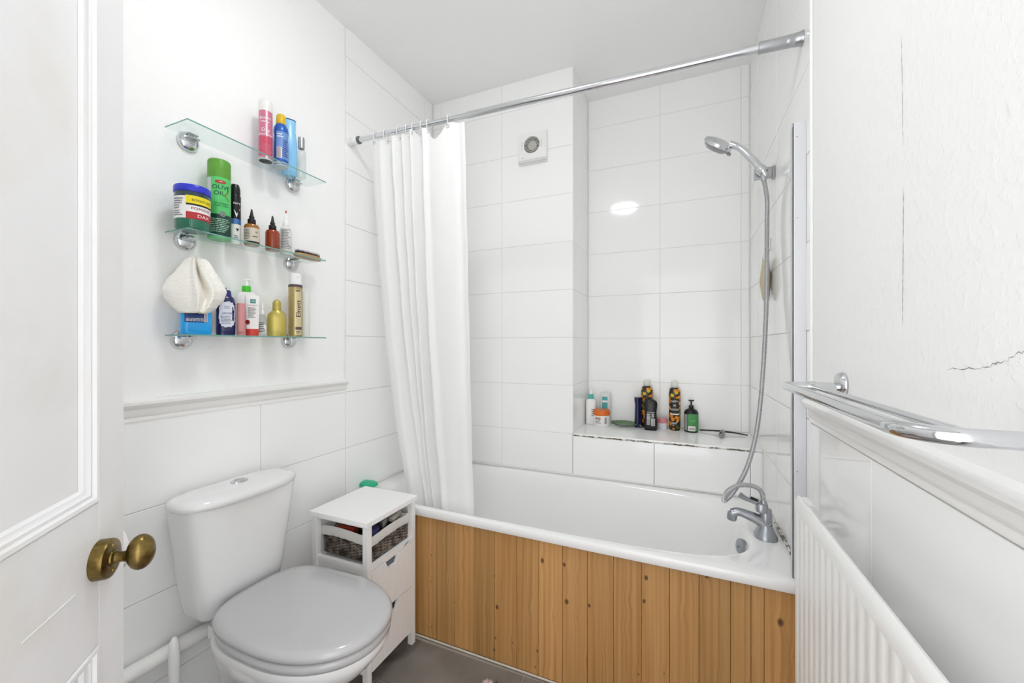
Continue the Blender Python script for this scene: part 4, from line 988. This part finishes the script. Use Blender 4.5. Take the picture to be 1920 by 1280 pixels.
for z,off,am in ((BH*.86,.0070,.0012),(BH*.89,.0085,.0014),(BH*1.02,.0080,.0012),(BH*1.22,.0060,.0010),(BH*1.28,.002,.0008),(BH*1.24,-.002,.0006),(BH*.84,-.0035,.0004)):
    r_=[]
    for i in range(160):
        x,y,nn=rrect(i/160,min(off,.0082)); q=am*math.sin(i*1.1+z*90)+am*math.sin(i*.43); zz=z+.004*math.sin(i*.12)-.004*(1 if nn==(1,0) else 0)
        r_.append((min(max(x+nn[0]*q*.5,bw0-.002),bw1+.003),min(max(y+nn[1]*q*.5,bl0-.002),bl1+.002),zz))
    rings.append(r_)
loft_rings(bm,rings,False,False); obj('liner',bm,mat('white_cotton','dedcd8',.8,bump=(60,.3,.002)),bk,smooth=70)
# toiletries inside the basket
def inb(name,label,cat,x,y,z,sx,sy,sz,m,rot=(0,0,0),rounded=True):
    bm=nb()
    if rounded: secloft(bm,[(-sz*.5,sx*.42,sy*.42,2.4),(-sz*.44,sx*.5,sy*.5,2.4),(sz*.40,sx*.5,sy*.5,2.4),(sz*.5,sx*.3,sy*.3,2.4)],20)
    else: box(bm,-sx/2,sx/2,-sy/2,sy/2,-sz/2,sz/2)
    o=obj(name,bm,m,None,smooth=40); o.location=(CX0+x,CY0+y,midz+z); o.rotation_euler=rot; return tag(o,label,cat)
inb('purple_pouch','dark blue pouch lying at the near front of the basket','pouch',wf-.050,.075,.100,.05,.06,.026,mat('violet_cloth','3d3a68',.6))
inb('grey_bottle','grey bottle lying across the middle of the basket','bottle',wf-.060,.150,.100,.03,.03,.09,mat('grey_bottle_m','8d8b8a',.3),(PI/2,0,.4))
inb('black_bottle','small black bottle lying at the middle of the basket','bottle',wf-.048,.120,.104,.022,.022,.05,black,(PI/2,0,.5))
inb('white_tube','pale tube lying at the far front corner of the basket','tube',wf-.045,.200,.104,.026,.022,.07,mat('pale_tube','b7b2a6',.4),(PI/2,0,.2))
inb('red_packet','small red and brown packet at the left of the basket','packet',.12,.055,.100,.07,.03,.024,mat('red_brown','8a3020',.5),(0,0,.1),False)

# green brush behind the cabinet, on the bath corner
g=atY(690,905,1.47)
gb=thing('scrubbing_sponge','mint green scrubbing sponge on the bath corner behind the cabinet','sponge',(g.x,g.y,BZ+.0005))
bm=nb(); secloft(bm,[(0,.030,.022,2.6),(.003,.034,.026,2.6),(.013,.034,.026,2.6),(.015,.030,.023,2.6)],28); obj('sponge_body',bm,mat('white_sponge','dfe3df',.8),gb,smooth=50)
zt_=EYE+(Y0-902)/F*depth(g)-BZ
bm=nb(); secloft(bm,[(.0155,.044,.030,2.2),(.019,.050,.034,2.2),(max(.03,zt_-.006),.048,.032,2.2),(max(.036,zt_),.030,.018,2.2)],28); tag(obj('handle_shell',bm,mat('mint_plastic','28b98b',.35),gb,smooth=50),'mint green top')

# ---------------------------------------------------------------- extractor fan
fan=thing('extractor_fan','square white extractor fan with round grille on the tiled back wall','fan',(-.738,YB-.0005,2.282))
bm=nb(); hs=.080; rc=.0455; sq=[]; cc=[]; NQ=64; fz=.016
for yy in (-.001,-.017,-.019):
    k=hs-(.002 if yy<-.018 else 0); ring=[]
    for i in range(NQ):
        a=2*PI*i/NQ+PI/4; q=1/max(abs(math.cos(a)),abs(math.sin(a))); ring.append((k*q*math.cos(a),yy,k*q*math.sin(a)+.0))
    sq.append(ring)
for rr,yy in ((rc,-.019),(rc,-.004)): sq.append([(rr*math.cos(2*PI*i/NQ+PI/4)-.004,yy,rr*math.sin(2*PI*i/NQ+PI/4)+fz) for i in range(NQ)])
loft_rings(bm,sq,True,False); obj('fan_housing',bm,white_pl,fan,smooth=35)
bm=nb(); lathe_axis(bm,(-.004,-.0035,fz),(0,-1,0),[(0,rc-.001),(.0005,rc-.001)],seg=40); obj('duct_opening',bm,mat('duct_dark','3a3835',.7),fan)
bm=nb(); lathe_axis(bm,(-.004,-.004,fz),(0,-1,0),[(0,.024),(.005,.024),(.007,.019)],seg=32); obj('fan_hub',bm,mat('fan_hub_grey','d9d5cf',.5),fan,smooth=40)
for k in range(-6,7):
    z=fz+k*.0068; hwid=math.sqrt(max(0,(rc+.0005)**2-(z-fz)**2))
    bx('louvre',-.004-hwid,-.004+hwid,-.0185,-.015,z-.0009,z+.0009,mat('louvre_white','dbd9d4',.4),fan)
    if abs(k)<4:
        for sd in (-1,1): bx('vent_slot',*sorted((-.004+sd*(rc+.004),-.004+sd*(rc+.016))),-.0194,-.0188,z-.0008,z+.0008,mat('slot_grey','b9b8b4',.5),fan)
bm=nb()
prof=[(-.019,-.060),(-.026,-.066),(-.026,-.078),(-.019,-.080)]
loft_rings(bm,[[(x,y,z) for y,z in prof] for x in (-hs+.001,hs-.001)]); obj('lower_lip',bm,mat('lip_grey','d8d8d4',.4),fan)
text('airflow',.0045,mat('grey_ink','6a6a70',.5),fan,lambda u,v:(u-.055,-.0196,v-.050))

# ---------------------------------------------------------------- ceiling light (just outside the frame, mirrored in the tiles)
lx_,ly_=-.52,.71
cl=thing('ceiling_light','round flush white ceiling light in the middle of the room','lamp',(lx_,ly_,ceil_z(ly_)))
bm=nb(); lathe_axis(bm,(0,0,-.001),(0,0,-1),[(0,.128),(.022,.128),(.026,.124),(.026,.118)],seg=48); obj('light_body',bm,white_pl,cl,smooth=40)
em=mat('lamp_diffuser','fbfdff',.4,emit=LAMP)
bm=nb(); lathe_axis(bm,(0,0,-.0265),(0,0,-1),[(0,.118),(.010,.118),(.024,.110),(.034,.090),(.040,.05),(.0415,.02)],seg=48); obj('diffuser',bm,em,cl,smooth=50)

# ---------------------------------------------------------------- shower
sh=thing('shower_handset','chrome handheld shower resting in its wall bracket','shower head',(.287,1.785,1.887))
# local coordinates relative to the clip
C=Vector((.287,1.785,1.887)); Hd=atY(1347,269,1.83)-C
ax_=Vector((Hd.x*.55,Hd.y*.5,Hd.z*.78)).normalized()
hp=[Vector((.012,0,-.024)),Vector((0,0,0)),Vector((Hd.x*.22,Hd.y*.2,Hd.z*.34)),Vector((Hd.x*.46,Hd.y*.45,Hd.z*.68)),Vector((Hd.x*.72,Hd.y*.7,Hd.z*.90))]
sp=spline(hp,8); n=len(sp)
bm=nb(); tube(bm,sp,[.0105+.004*math.sin(PI*min(1,i/n*1.1))+(.002 if i>n*.8 else 0) for i in range(n)],seg=20); obj('handle',bm,chrome,sh,smooth=50)
nrm=Vector((-.58,.55,-.80)).normalized()
bm=nb(); lathe_axis(bm,Hd-nrm*.018,nrm,[(0,.014),(.003,.034),(.008,.051),(.014,.058),(.024,.0595),(.028,.057)],seg=40); hd=obj('head',bm,chrome,sh,smooth=40)
bm=nb(); lathe_axis(bm,Hd+nrm*.010,nrm,[(0,.053),(.006,.051),(.012,.042),(.017,.036),(.018,.012)],seg=36); obj('spray_plate',bm,mat('spray_grey','9b9c9e',.35,metal=.3),hd,smooth=35)
bm=nb(); a=Vector((0,1,0)).cross(nrm).normalized(); b2=nrm.cross(a)
for rr,k in ((.036,22),(.024,14),(.012,8)):
    for i in range(k):
        q=Hd+nrm*.025+(a*math.cos(2*PI*i/k)+b2*math.sin(2*PI*i/k))*rr; lathe_axis(bm,q-nrm*.003,nrm,[(0,.0018),(.005,.0012)],seg=6)
tag(obj('nozzles',bm,mat('nozzle_grey','6b6c70',.5),hd),None,None,None,'stuff')
br_=thing('shower_bracket','chrome wall bracket holding the shower handset on the right wall','bracket',(XR,1.85,1.885))
bx('wall_plate',-.008,-.0005,-.052,-.020,-.024,.022,chrome_soft,br_,bevel=.001)
bx('bracket_arm',-.068,-.0078,-.048,-.026,-.020,.019,chrome_soft,br_,bevel=.0015)
bm=nb(); dc=ax_; lathe_axis(bm,Vector((.287-XR,1.785-1.85,.002))-dc*.013,dc,[(0,.0165),(.003,.018),(.024,.0195),(.027,.0175)],seg=28,cap0=True,cap1=True); obj('clip_collar',bm,chrome,br_,smooth=40)
sd=Vector((1,0,0)); sd=(sd-nrm*sd.dot(nrm)).normalized()
bm=nb(); tube(bm,[Hd+nrm*.012+sd*.030,Hd+nrm*.020+sd*.058],[.005,.0065],seg=12); lathe_axis(bm,Hd+nrm*.014+sd*.060,nrm,[(0,.005),(.003,.008),(.010,.008),(.012,.005)],seg=14); tag(obj('spray_lever',bm,mat('spray_grey','9b9c9e',.35,metal=.3),hd,smooth=45),'small grey spray selector lever')
# hose
hpx=[(1431,331,1.785),(1438,372,1.785),(1438,420,1.80),(1437,560,1.78),(1431,690,1.75),(1420,800,1.72),(1402,872,1.69),(1378,918,1.675),(1361,937,1.665),(1357,935,1.655),(1364,921,1.645),(1380,911,1.645),(1400,909,1.648),(1419,914,1.65),(1429,925,1.65),(1432,944,1.65)]
hp=[atY(*q) for q in hpx]; sp=spline(hp,10)
dist=[0]
for a,b2 in zip(sp,sp[1:]): dist.append(dist[-1]+(b2-a).length)
tot=dist[-1]; NN=int(tot/.0012); pts=[]; k=0
for i in range(NN+1):
    s=tot*i/NN
    while k<len(dist)-2 and dist[k+1]<s: k+=1
    t=(s-dist[k])/max(1e-9,dist[k+1]-dist[k]); pts.append(sp[k].lerp(sp[k+1],t))
bm=nb(); tube(bm,pts,[.0084 if i%3 else .0070 for i in range(len(pts))],seg=12)
hs_=obj('shower_hose',bm,mat('hose_metal','c2c2c4',.3,metal=.75),smooth=25); tag(hs_,'ribbed metal shower hose looping from the handset to the bath tap','hose')
for p0,p1 in ((sp[0],sp[2]),(sp[-1],sp[-4])):
    bm=nb(); tube(bm,[p0,p1],[.0108,.0095],seg=16); obj('hose_nut',bm,chrome_soft,hs_,smooth=40)

# ---------------------------------------------------------------- bath tap
ty=1.65
def tp(px,py,y=ty): return atY(px,py,y)
tap=thing('bath_mixer_tap','dull chrome bath mixer tap with spout and lever on the bath rim','tap',(.276,ty,BZ))
O=Vector((.276,ty,BZ))
def tl(px,py,y=ty): return tp(px,py,y)-O
bb=tl(1441,1018); 
bm=nb(); 
k0=.0
secloft(bm,[(.0,.036,.044,2.6),(.006,.036,.044,2.6),(.018,.030,.036,2.5),(.040,.022,.026,2.2),(.046,.0205,.024,2.1)],36); obj('tap_base',bm,tap_m,tap,smooth=45)
bm=nb(); secloft(bm,[(.047,.0195,.0195,2),(.050,.0205,.0205,2),(.098,.0185,.0185,2),(.101,.016,.016,2)],32); obj('valve_body',bm,tap_m,tap,smooth=40)
bm=nb(); secloft(bm,[(.085,.018,.022,3),(.090,.020,.023,3),(.112,.018,.021,3),(.115,.015,.018,3)],28); o=obj('diverter_block',bm,tap_m,tap,smooth=45); o.location=(-.012,0,.004)
bm=nb(); secloft(bm,[(.134,.013,.013,2),(.138,.0145,.0145,2),(.152,.0135,.0135,2),(.156,.011,.011,2),(.172,.0105,.0105,2)],6); o=obj('hose_nut',bm,tap_m,tap,smooth=30); q=tl(1432,944); o.location=(q.x,0,q.z-.165)
bm=nb(); s_=spline([tl(1440,985),tl(1424,975),tl(1405,966),tl(1385,959),tl(1372,961)],6)
tube(bm,s_,[.022-.007*min(1,i/len(s_)*1.6) for i in range(len(s_))],seg=20); obj('spout',bm,tap_m,tap,smooth=55)
bm=nb(); q=tl(1374,963); lathe_axis(bm,q+Vector((0,0,.008)),(-.15,0,-1),[(0,.012),(.004,.0165),(.026,.0165),(.030,.014)],seg=24); obj('spout_outlet',bm,tap_m,tap,smooth=40)
bm=nb(); s_=spline([tl(1424,945),tl(1412,940),tl(1398,934),tl(1387,927)],6); tube(bm,s_,[.008-.002*math.sin(PI*i/len(s_))+.003*(i/len(s_)) for i in range(len(s_))],seg=14); obj('lever',bm,tap_m,tap,smooth=55)
bm=nb(); s_=[tl(1421,938),tl(1407,932)]; tube(bm,s_,.0045,seg=12); tag(obj('lever_end',bm,black,tap,smooth=50),'black lever tip')

# ---------------------------------------------------------------- loofah
lf=thing('loofah_mitt','tan loofah mitt hanging from a thin hook on the right wall','loofah',(XR,0,0))
c=atX(1433,524,XR-.022); 
bm=nb(); rings=[]
for j in range(15):
    s=j/14; z=c.z+.080-.165*s; w2=(.030*math.sin(PI*min(1,s*.92+.06))**.6+.004); t2=.014*math.sin(PI*min(1,s*.9+.08))**.5+.003
    rings.append([(c.x-XR+.004+t2*math.cos(a)*-1+.002*math.sin(s*9+a),c.y+.01*s+w2*math.sin(a)*1.05,z) for a in [2*PI*i/28 for i in range(28)]])
loft_rings(bm,rings); obj('mitt',bm,mat('loofah_fibre','c8bd9c',.9,bump=(170,.8,.003)),lf,smooth=60)
bm=nb(); tube(bm,spline([(c.x-XR+.010,c.y-.022,c.z+.055),(c.x-XR+.010,c.y-.04,c.z+.01),(c.x-XR+.009,c.y-.036,c.z-.05),(c.x-XR+.01,c.y-.012,c.z-.085)],6),.0042,seg=8); obj('edge_trim',bm,mat('brown_binding','8a7a5e',.8),lf,smooth=60)
bm=nb(); tube(bm,spline([(c.x-XR,c.y-.004,c.z+.06),(c.x-XR+.008,c.y-.026,c.z+.095),(-.006,c.y-.012,c.z+.118),(c.x-XR-.004,c.y+.006,c.z+.095),(c.x-XR-.002,c.y+.004,c.z+.06)],6),.0014,seg=6); obj('hanging_loop',bm,mat('string','d9d2bf',.8),lf,smooth=60)
bm=nb(); tube(bm,[(-.002,c.y-.012,c.z+.165),(-.002,c.y-.012,c.z+.115),(-.008,c.y-.012,c.z+.110),(-.012,c.y-.012,c.z+.118)],.0013,seg=6); obj('wall_hook',bm,chrome_soft,lf)

# ---------------------------------------------------------------- towel rail
RZ=1.122
rl=thing('towel_rail','double chrome towel rail with rounded ends on the right wall','towel rail',(XR,0,RZ))
ya,yb=1.11,.55
def rosette(y):
    bm=nb(); lathe_axis(bm,(.003,y,.007),(-1,0,0),[(0,.026),(.003,.027),(.009,.025),(.012,.022),(.012,.012)],seg=36); return obj('wall_rosette',bm,chrome,rl,smooth=35)
rosette(ya);rosette(yb)
def bend(c,r0,a0,a1,k=8): return [(c[0]+r0*math.cos(a0+(a1-a0)*i/k),c[1]+r0*math.sin(a0+(a1-a0)*i/k),0) for i in range(k+1)]
xo=-.108
pts=[(-.008,ya,0)]+bend((xo+.018,ya-.018),.018,PI/2,PI,8)+bend((xo+.05,yb+.05),.05,PI,1.5*PI,12)+[(-.008,yb,0)]
bm=nb(); tube(bm,pts,.0095,seg=20); obj('outer_rail',bm,chrome,rl,smooth=60)
bm=nb(); tube(bm,[(-.056,ya-.002,0),(-.056,yb+.002,0)],.0058,seg=16); obj('inner_rail',bm,chrome,rl,smooth=60)
for yy in (ya,):
    bm=nb(); tube(bm,[(-.064,yy,0),(-.048,yy,0)],.0112,seg=20); obj('joint_collar',bm,chrome,rl,smooth=40)

# ---------------------------------------------------------------- radiator
XF=.255; RT=.852; RB=.25; ry0,ry1=-.10,1.162
rad=thing('radiator','white ribbed panel radiator on the right wall beneath the towel rail','radiator',(0,0,0))
pr=[]; pitch=.0365; y=ry1-.010; 
pts=[(XF+.004,ry1)]
pts.append((XF,ry1-.004)); pts.append((XF,y))
k=0
while y>ry0+.04:
    pts+= [(XF,y-.008),(XF+.0008,y-.011),(XF+.0024,y-.016),(XF+.0024,y-.024),(XF+.0008,y-.029),(XF,y-.032)]
    y-=pitch
pts+=[(XF,ry0+.004),(XF+.004,ry0),(XF+.014,ry0),(XF+.014,ry1)]
bm=nb(); loft_rings(bm,[[(a,b2,z) for a,b2 in pts] for z in (RB+.03,RT-.034)]); obj('ribbed_panel',bm,rad_m,rad,smooth=30)
def tb_(z0,z1):
    bm=nb(); s=1 if z1>z0 else -1
    prof=[(XF+.014,z0),(XF,z0),(XF,z0+.55*(z1-z0)),(XF+.004,z0+.9*(z1-z0)),(XF+.008,z1),(XF+.014,z1-.1*(z1-z0))]
    loft_rings(bm,[[(x,yy,z) for x,z in prof] for yy in (ry0,ry1)]); return obj('panel_seam',bm,rad_m,rad,smooth=35)
tb_(RT-.034,RT); tb_(RB+.03,RB)
bm=nb()
lathe_axis(bm,(XF+.030,ry1-.022,RT-.030),(0,1,0),[(0,.016),(.02,.016),(.03,.014)],seg=24)
lathe_axis(bm,(XF+.030,ry1+.008,RT-.030),(0,1,0),[(0,.012),(.01,.0145),(.030,.0155),(.036,.013),(.040,.008)],seg=24)
obj('air_vent_cap',bm,rad_m,rad,smooth=45)
for yy in (.2,.9): bx('wall_mount',XF+.014,XR-.0005,yy-.015,yy+.015,.35,.75,rad_m,rad)
for yy in (ry0+.02,ry1-.03):
    bm=nb(); tube(bm,[(XF+.030,yy,.0),(XF+.030,yy,RB+.02)],.008,seg=12); obj('feed_pipe',bm,gloss_paint,rad,smooth=50)

# ---------------------------------------------------------------- toiletries on the ledge
def lb(name,label,cat,px,y,wpx,hpx,turn=0,group=None): return bottle(name,label,cat,px,LEDGE,wpx,hpx,y=y,turn=turn,group=group)
t,r,h=lb('cleanser_bottle','white bottle with teal collar in the left corner of the ledge','bottle',1108,2.335,19,58,.0)
S=[(0,r*.8,r*.95,4),(.004,r*.85,r,4),(h*.74,r*.85,r,4),(h*.80,r*.6,r*.7,3)]
part('bottle_body',S,white_pl,t); part('teal_collar',[R(h*.78,r*.5),R(h*.79,r*.52),R(h*.95,r*.50)],mat('teal_plastic','4cc0ae',.35),t); part('cap',[R(h*.95,r*.4),R(h*1.06,r*.36),R(h*1.08,r*.3)],white_pl,t); stripes(S,r*.1,r*.7,h*.25,h*.5,4,mat('grey_ink','6a6a70',.5),t)
t,r,h=lb('clear_tube','clear tube with teal label behind the orange-lidded tub','tube',1135,2.372,21,57)
S=[(0,r*.7,r,2.2),(.003,r*.75,r,2.2),(h*.95,r*.3,r*1.02,2.2),(h,r*.2,r*1.0,2.2)]
part('tube_body',S,mat('frosted_grey','d6d8d8',.3),t); patch('teal_label',S,-r*.6,r*.4,h*.50,h*.88,mat('teal_label','3f9fa0',.4),t); patch('label_white',S,-r*.6,r*.4,h*.70,h*.76,lab_w,t,off=.0008); stripes(S,-r*.6,r*.4,h*.30,h*.44,4,mat('red_ink','8c1f28',.5),t)
t,r,h=lb('body_butter_tub','white tub with an orange lid at the left of the ledge','tub',1128,2.295,32,30)
S=[R(0,r*.92),R(.003,r*.96),R(h*.70,r*.97)]
part('tub_body',S,white_pl,t); part('lid',[R(h*.68,r*.99),R(h*.70,r*1.0),R(h*.95,r*1.0),R(h,r*.95)],mat('orange_lid','d96b1f',.35),t); barcode(S,r*.35,r*.6,h*.2,h*.6,ink,t); stripes(S,-r*.8,r*.1,h*.2,h*.6,5,mat('grey_ink','6a6a70',.5),t); patch('orange_print',S,-r*.8,-r*.1,h*.46,h*.56,mat('orange_print','d98a4f',.4),t)
# leaf dish
c=atY(1171,Y0,2.33); c.z=LEDGE+.0005
t=thing('leaf_dish','green leaf-shaped soap dish on the ledge beside the orange-lidded tub','dish',c,-.05); t.rotation_euler.x=.10; t.location.z+=.004
lnn=wid(c,1171,50)/2
bm=nb(); g_=[]
def leaf(u,vv):
    hw=.048*math.sin(PI*(u*.94+.03))**.75; x=-lnn+2*lnn*u; y=hw*vv
    z=.003+.013*vv*vv+.004*(2*u-1)**4+.0008*math.cos(u*38+abs(vv)*6); return x,y,z
for off in (0,-.002):
    g_.append([[bm.verts.new((leaf(i/26,-1+2*j/12)[0],leaf(i/26,-1+2*j/12)[1],leaf(i/26,-1+2*j/12)[2]+off)) for j in range(13)] for i in range(27)])
for gg in g_:
    for i in range(26):
        for j in range(12): bm.faces.new((gg[i][j],gg[i+1][j],gg[i+1][j+1],gg[i][j+1]))
for i in range(26):
    for j in (0,12): bm.faces.new((g_[0][i][j],g_[0][i+1][j],g_[1][i+1][j],g_[1][i][j]))
for i in (0,26):
    for j in range(12): bm.faces.new((g_[0][i][j],g_[0][i][j+1],g_[1][i][j+1],g_[1][i][j]))
obj('dish_body',bm,mat('leaf_green','5f7a57',.3,coat=.3),t,smooth=60)
bm=nb(); tube(bm,[(lnn-.004,0,.010),(lnn+.010,-.004,.011),(lnn+.022,-.010,.006)],[.004,.003,.0045],seg=10); obj('leaf_stalk',bm,mat('stalk_grey','7d8878',.4),t,smooth=50)
# navy slim bottle
t,r,h=lb('navy_shampoo','slim dark navy bottle, wider cap, left of the fruit-print bottles','bottle',1197,2.335,15,56,.4)
S=[(0,r*.8,r*.95,3),(.003,r*.85,r,3),(h*.3,r*.80,r*.92,3),(h*.75,r*.72,r*.82,3),(h*.88,r*.8,r*.98,3),(h,r*.8,r*1.0,3)]
part('bottle_body',S,mat('navy_gloss','1a1f46',.2,coat=.3),t)
def fruitb(px,y,label,txt,hh):
    t,r,h=lb('fruit_print_bottle',label,'bottle',px,y,22,hh,group='fruit-print bottles on the ledge')
    S=[(0,r*.93,r*.95,2.2),(.003,r,r,2.2),(h*.78,r,r,2.2),(h*.85,r*.86,r*.88,2.1),(h*.88,r*.55,r*.55,2)]
    part('bottle_body',S,fruit_m,t); part('neck',[R(h*.875,r*.48),R(h*.90,r*.48)],white_pl,t); 
    bm=nb(); secloft(bm,[R(h*.90,r*.6),R(h*.905,r*.62),R(h*.985,r*.58),R(h,r*.5)],28); obj('cap',bm,mat('pale_cap','dcdcd4',.2),t,smooth=40)
    if txt:
        patch('black_ground',S,-r*.75,r*.75,h*.36,h*.66,mat('dark_print','24221e',.4),t)
        for i,(s_,q) in enumerate((('FAITH',.60),('IN',.515),('NATURE',.43))): print_on(S,s_,.0105,0,h*q,winK,t,bold=.035,sx=.9 if i<2 else .72,off=.0013)
        patch('white_band',S,-r*.75,r*.75,h*.325,h*.35,lab_w,t,off=.0008)
        stripes(S,-r*.5,r*.5,h*.13,h*.17,2,winK,t)
fruitb(1213,2.366,'fruit-print bottle half hidden behind the black shower gel',False,87)
fruitb(1265,2.340,'fruit-print bottle with white lettering, right of the small pink-lidded jar',True,90)
t,r,h=lb('shower_gel','black waisted shower gel bottle in front of a fruit-print bottle','bottle',1220,2.285,26,57)
S=[(0,r*.55,r*.88,3.4),(.003,r*.58,r*.92,3.4),(h*.25,r*.58,r*.93,3.4),(h*.58,r*.52,r*.84,3.2),(h*.85,r*.54,r*.98,3),(h*.95,r*.46,r*.86,2.6),(h,r*.3,r*.5,2.2)]
part('bottle_body',S,black,t,seg=40); stripes(S,-r*.55,r*.0,h*.18,h*.55,12,winK,t,'white_print',.2); barcode(S,r*.12,r*.55,h*.16,h*.38,ink,t); stripes(S,r*.12,r*.6,h*.42,h*.56,4,winK,t); stripes(S,-r*.5,r*.55,h*.575,h*.61,1,winK,t,'white_print',.05)
t,r,h=lb('face_cream_jar','small white jar with a pink lid between the dark bottles','jar',1242,2.335,20,20)
part('jar_body',[R(0,r*.9),R(.002,r*.95),R(h*.62,r*.96)],mat('jar_white','dfe0e2',.25),t); part('lid',[R(h*.60,r*.99),R(h*.62,r),R(h*.94,r),R(h,r*.93)],mat('pink_lid','cf7f86',.3),t)
t,r,h=lb('hand_soap_pump','black pump bottle with a green label on the ledge','bottle',1296,2.325,27,59,.15)
S=[R(0,r*.93),R(.003,r),R(h*.60,r),R(h*.68,r*.82),R(h*.72,r*.45),R(h*.73,r*.36)]
part('bottle_body',S,black,t); patch('green_label',S,-r*.7,r*1.35,h*.04,h*.58,mat('label_green','4f8f52',.45),t); patch('side_label',S,-r*1.4,-r*.75,h*.05,h*.56,mat('side_grey','8f958f',.45),t)
part('pump_collar',[R(h*.73,r*.34),R(h*.745,r*.36),R(h*.83,r*.34)],black,t,seg=20); part('pump_stem',[R(h*.83,r*.12),R(h*.95,r*.12)],black,t,seg=12)
bm=nb(); tube(bm,[(-.004,-r*.35,h*.985),(0,0,h*.97),(.0,r*.4,h*.985)],[.0035,.0052,.004],seg=10); obj('pump_head',bm,black,t,smooth=50)
patch('label_foot',S,-r*.55,r*.45,h*.05,h*.20,lab_w,t,off=.0008); print_on(S,'FRESH',.0055,-.001,h*.12,mat('magenta_ink','7a2a55',.5),t,off=.0013,bold=.03) if False else stripes(S,-r*.4,r*.35,h*.07,h*.16,2,mat('magenta_ink','6a2a50',.5),t)
print_on(S,'fresh',.008,r*.15,h*.37,mat('bright_green','6fe07c',.5),t,rot=.15,off=.0012,bold=.02)
# squeegee
a,b2=atY(1312,Y0,2.345),atY(1402,Y0,2.315); a.z=b2.z=LEDGE+.010
mid=(a+b2)/2; sq_=thing('squeegee','black-bladed squeegee with a grey handle at the right end of the ledge','squeegee',(mid.x,mid.y,LEDGE))
dv=(b2-a); le=dv.length; dn=dv.normalized()
bm=nb(); tube(bm,[ -dn*le*.5+Vector((0,0,.007)), -dn*le*.25+Vector((0,0,.011)),Vector((0,0,.013)),dn*le*.25+Vector((0,0,.010)),dn*le*.5+Vector((0,0,.005))],[.0032,.004,.0055,.004,.0032],seg=10); obj('blade',bm,black,sq_,smooth=50)
bm=nb(); q=mid.copy(); hd_=atY(1351,Y0,2.21)-mid; hd_.z=0
tube(bm,spline([Vector((0,0,.012)),hd_*.35+Vector((0,0,.016)),hd_*.7+Vector((0,0,.014)),hd_*1.0+Vector((0,0,.012))],6),[.009,.0095,.011,.012,.011,.0115,.012,.0122,.0122,.012,.012,.0118,.0118,.0118,.0118,.0115,.011,.010,.008],seg=16); obj('handle',bm,mat('sage_grey','8d9289',.4),sq_,smooth=55)
bm=nb(); lathe_axis(bm,hd_*.62+Vector((0,0,.024)),(hd_.x,hd_.y,.0),[(0,.003),(.012,.0055),(.03,.0055),(.04,.003)],seg=14); tag(obj('grip_inlay',bm,black,sq_,smooth=50),'black thumb grip')

# ---------------------------------------------------------------- bath mat
m0=atZ(910,1271,.012)
mt=thing('bath_mat','pale pink shaggy bath mat with a black patch on the floor by the bath','mat',(m0.x,m0.y,0))
bx('mat_base',0.003,.50,-.62,-.003,.0005,.006,mat('mat_pink','d9c3c4',.95),mt)
bm=nb()
for i in range(16000):
    x=random.uniform(0,.5); y=-random.uniform(0,.62)
    hh=random.uniform(.006,.012); lx2,ly2=random.uniform(-.005,.005),random.uniform(-.005,.005); rr=.0026
    dark=.035<x<.075 and y>-.06
    vs=[bm.verts.new((x+rr*math.cos(a),y+rr*math.sin(a),.005)) for a in (0,2.1,4.2)]; tpv=bm.verts.new((x+lx2,y+ly2,.005+hh))
    for a,b3 in ((0,1),(1,2),(2,0)): f=bm.faces.new((vs[a],vs[b3],tpv)); f.material_index=1 if dark else 0
tag(obj('pile',bm,[mat('mat_pile','e3cfd0',.95),mat('mat_black','222024',.95)],mt),None,None,None,'stuff')
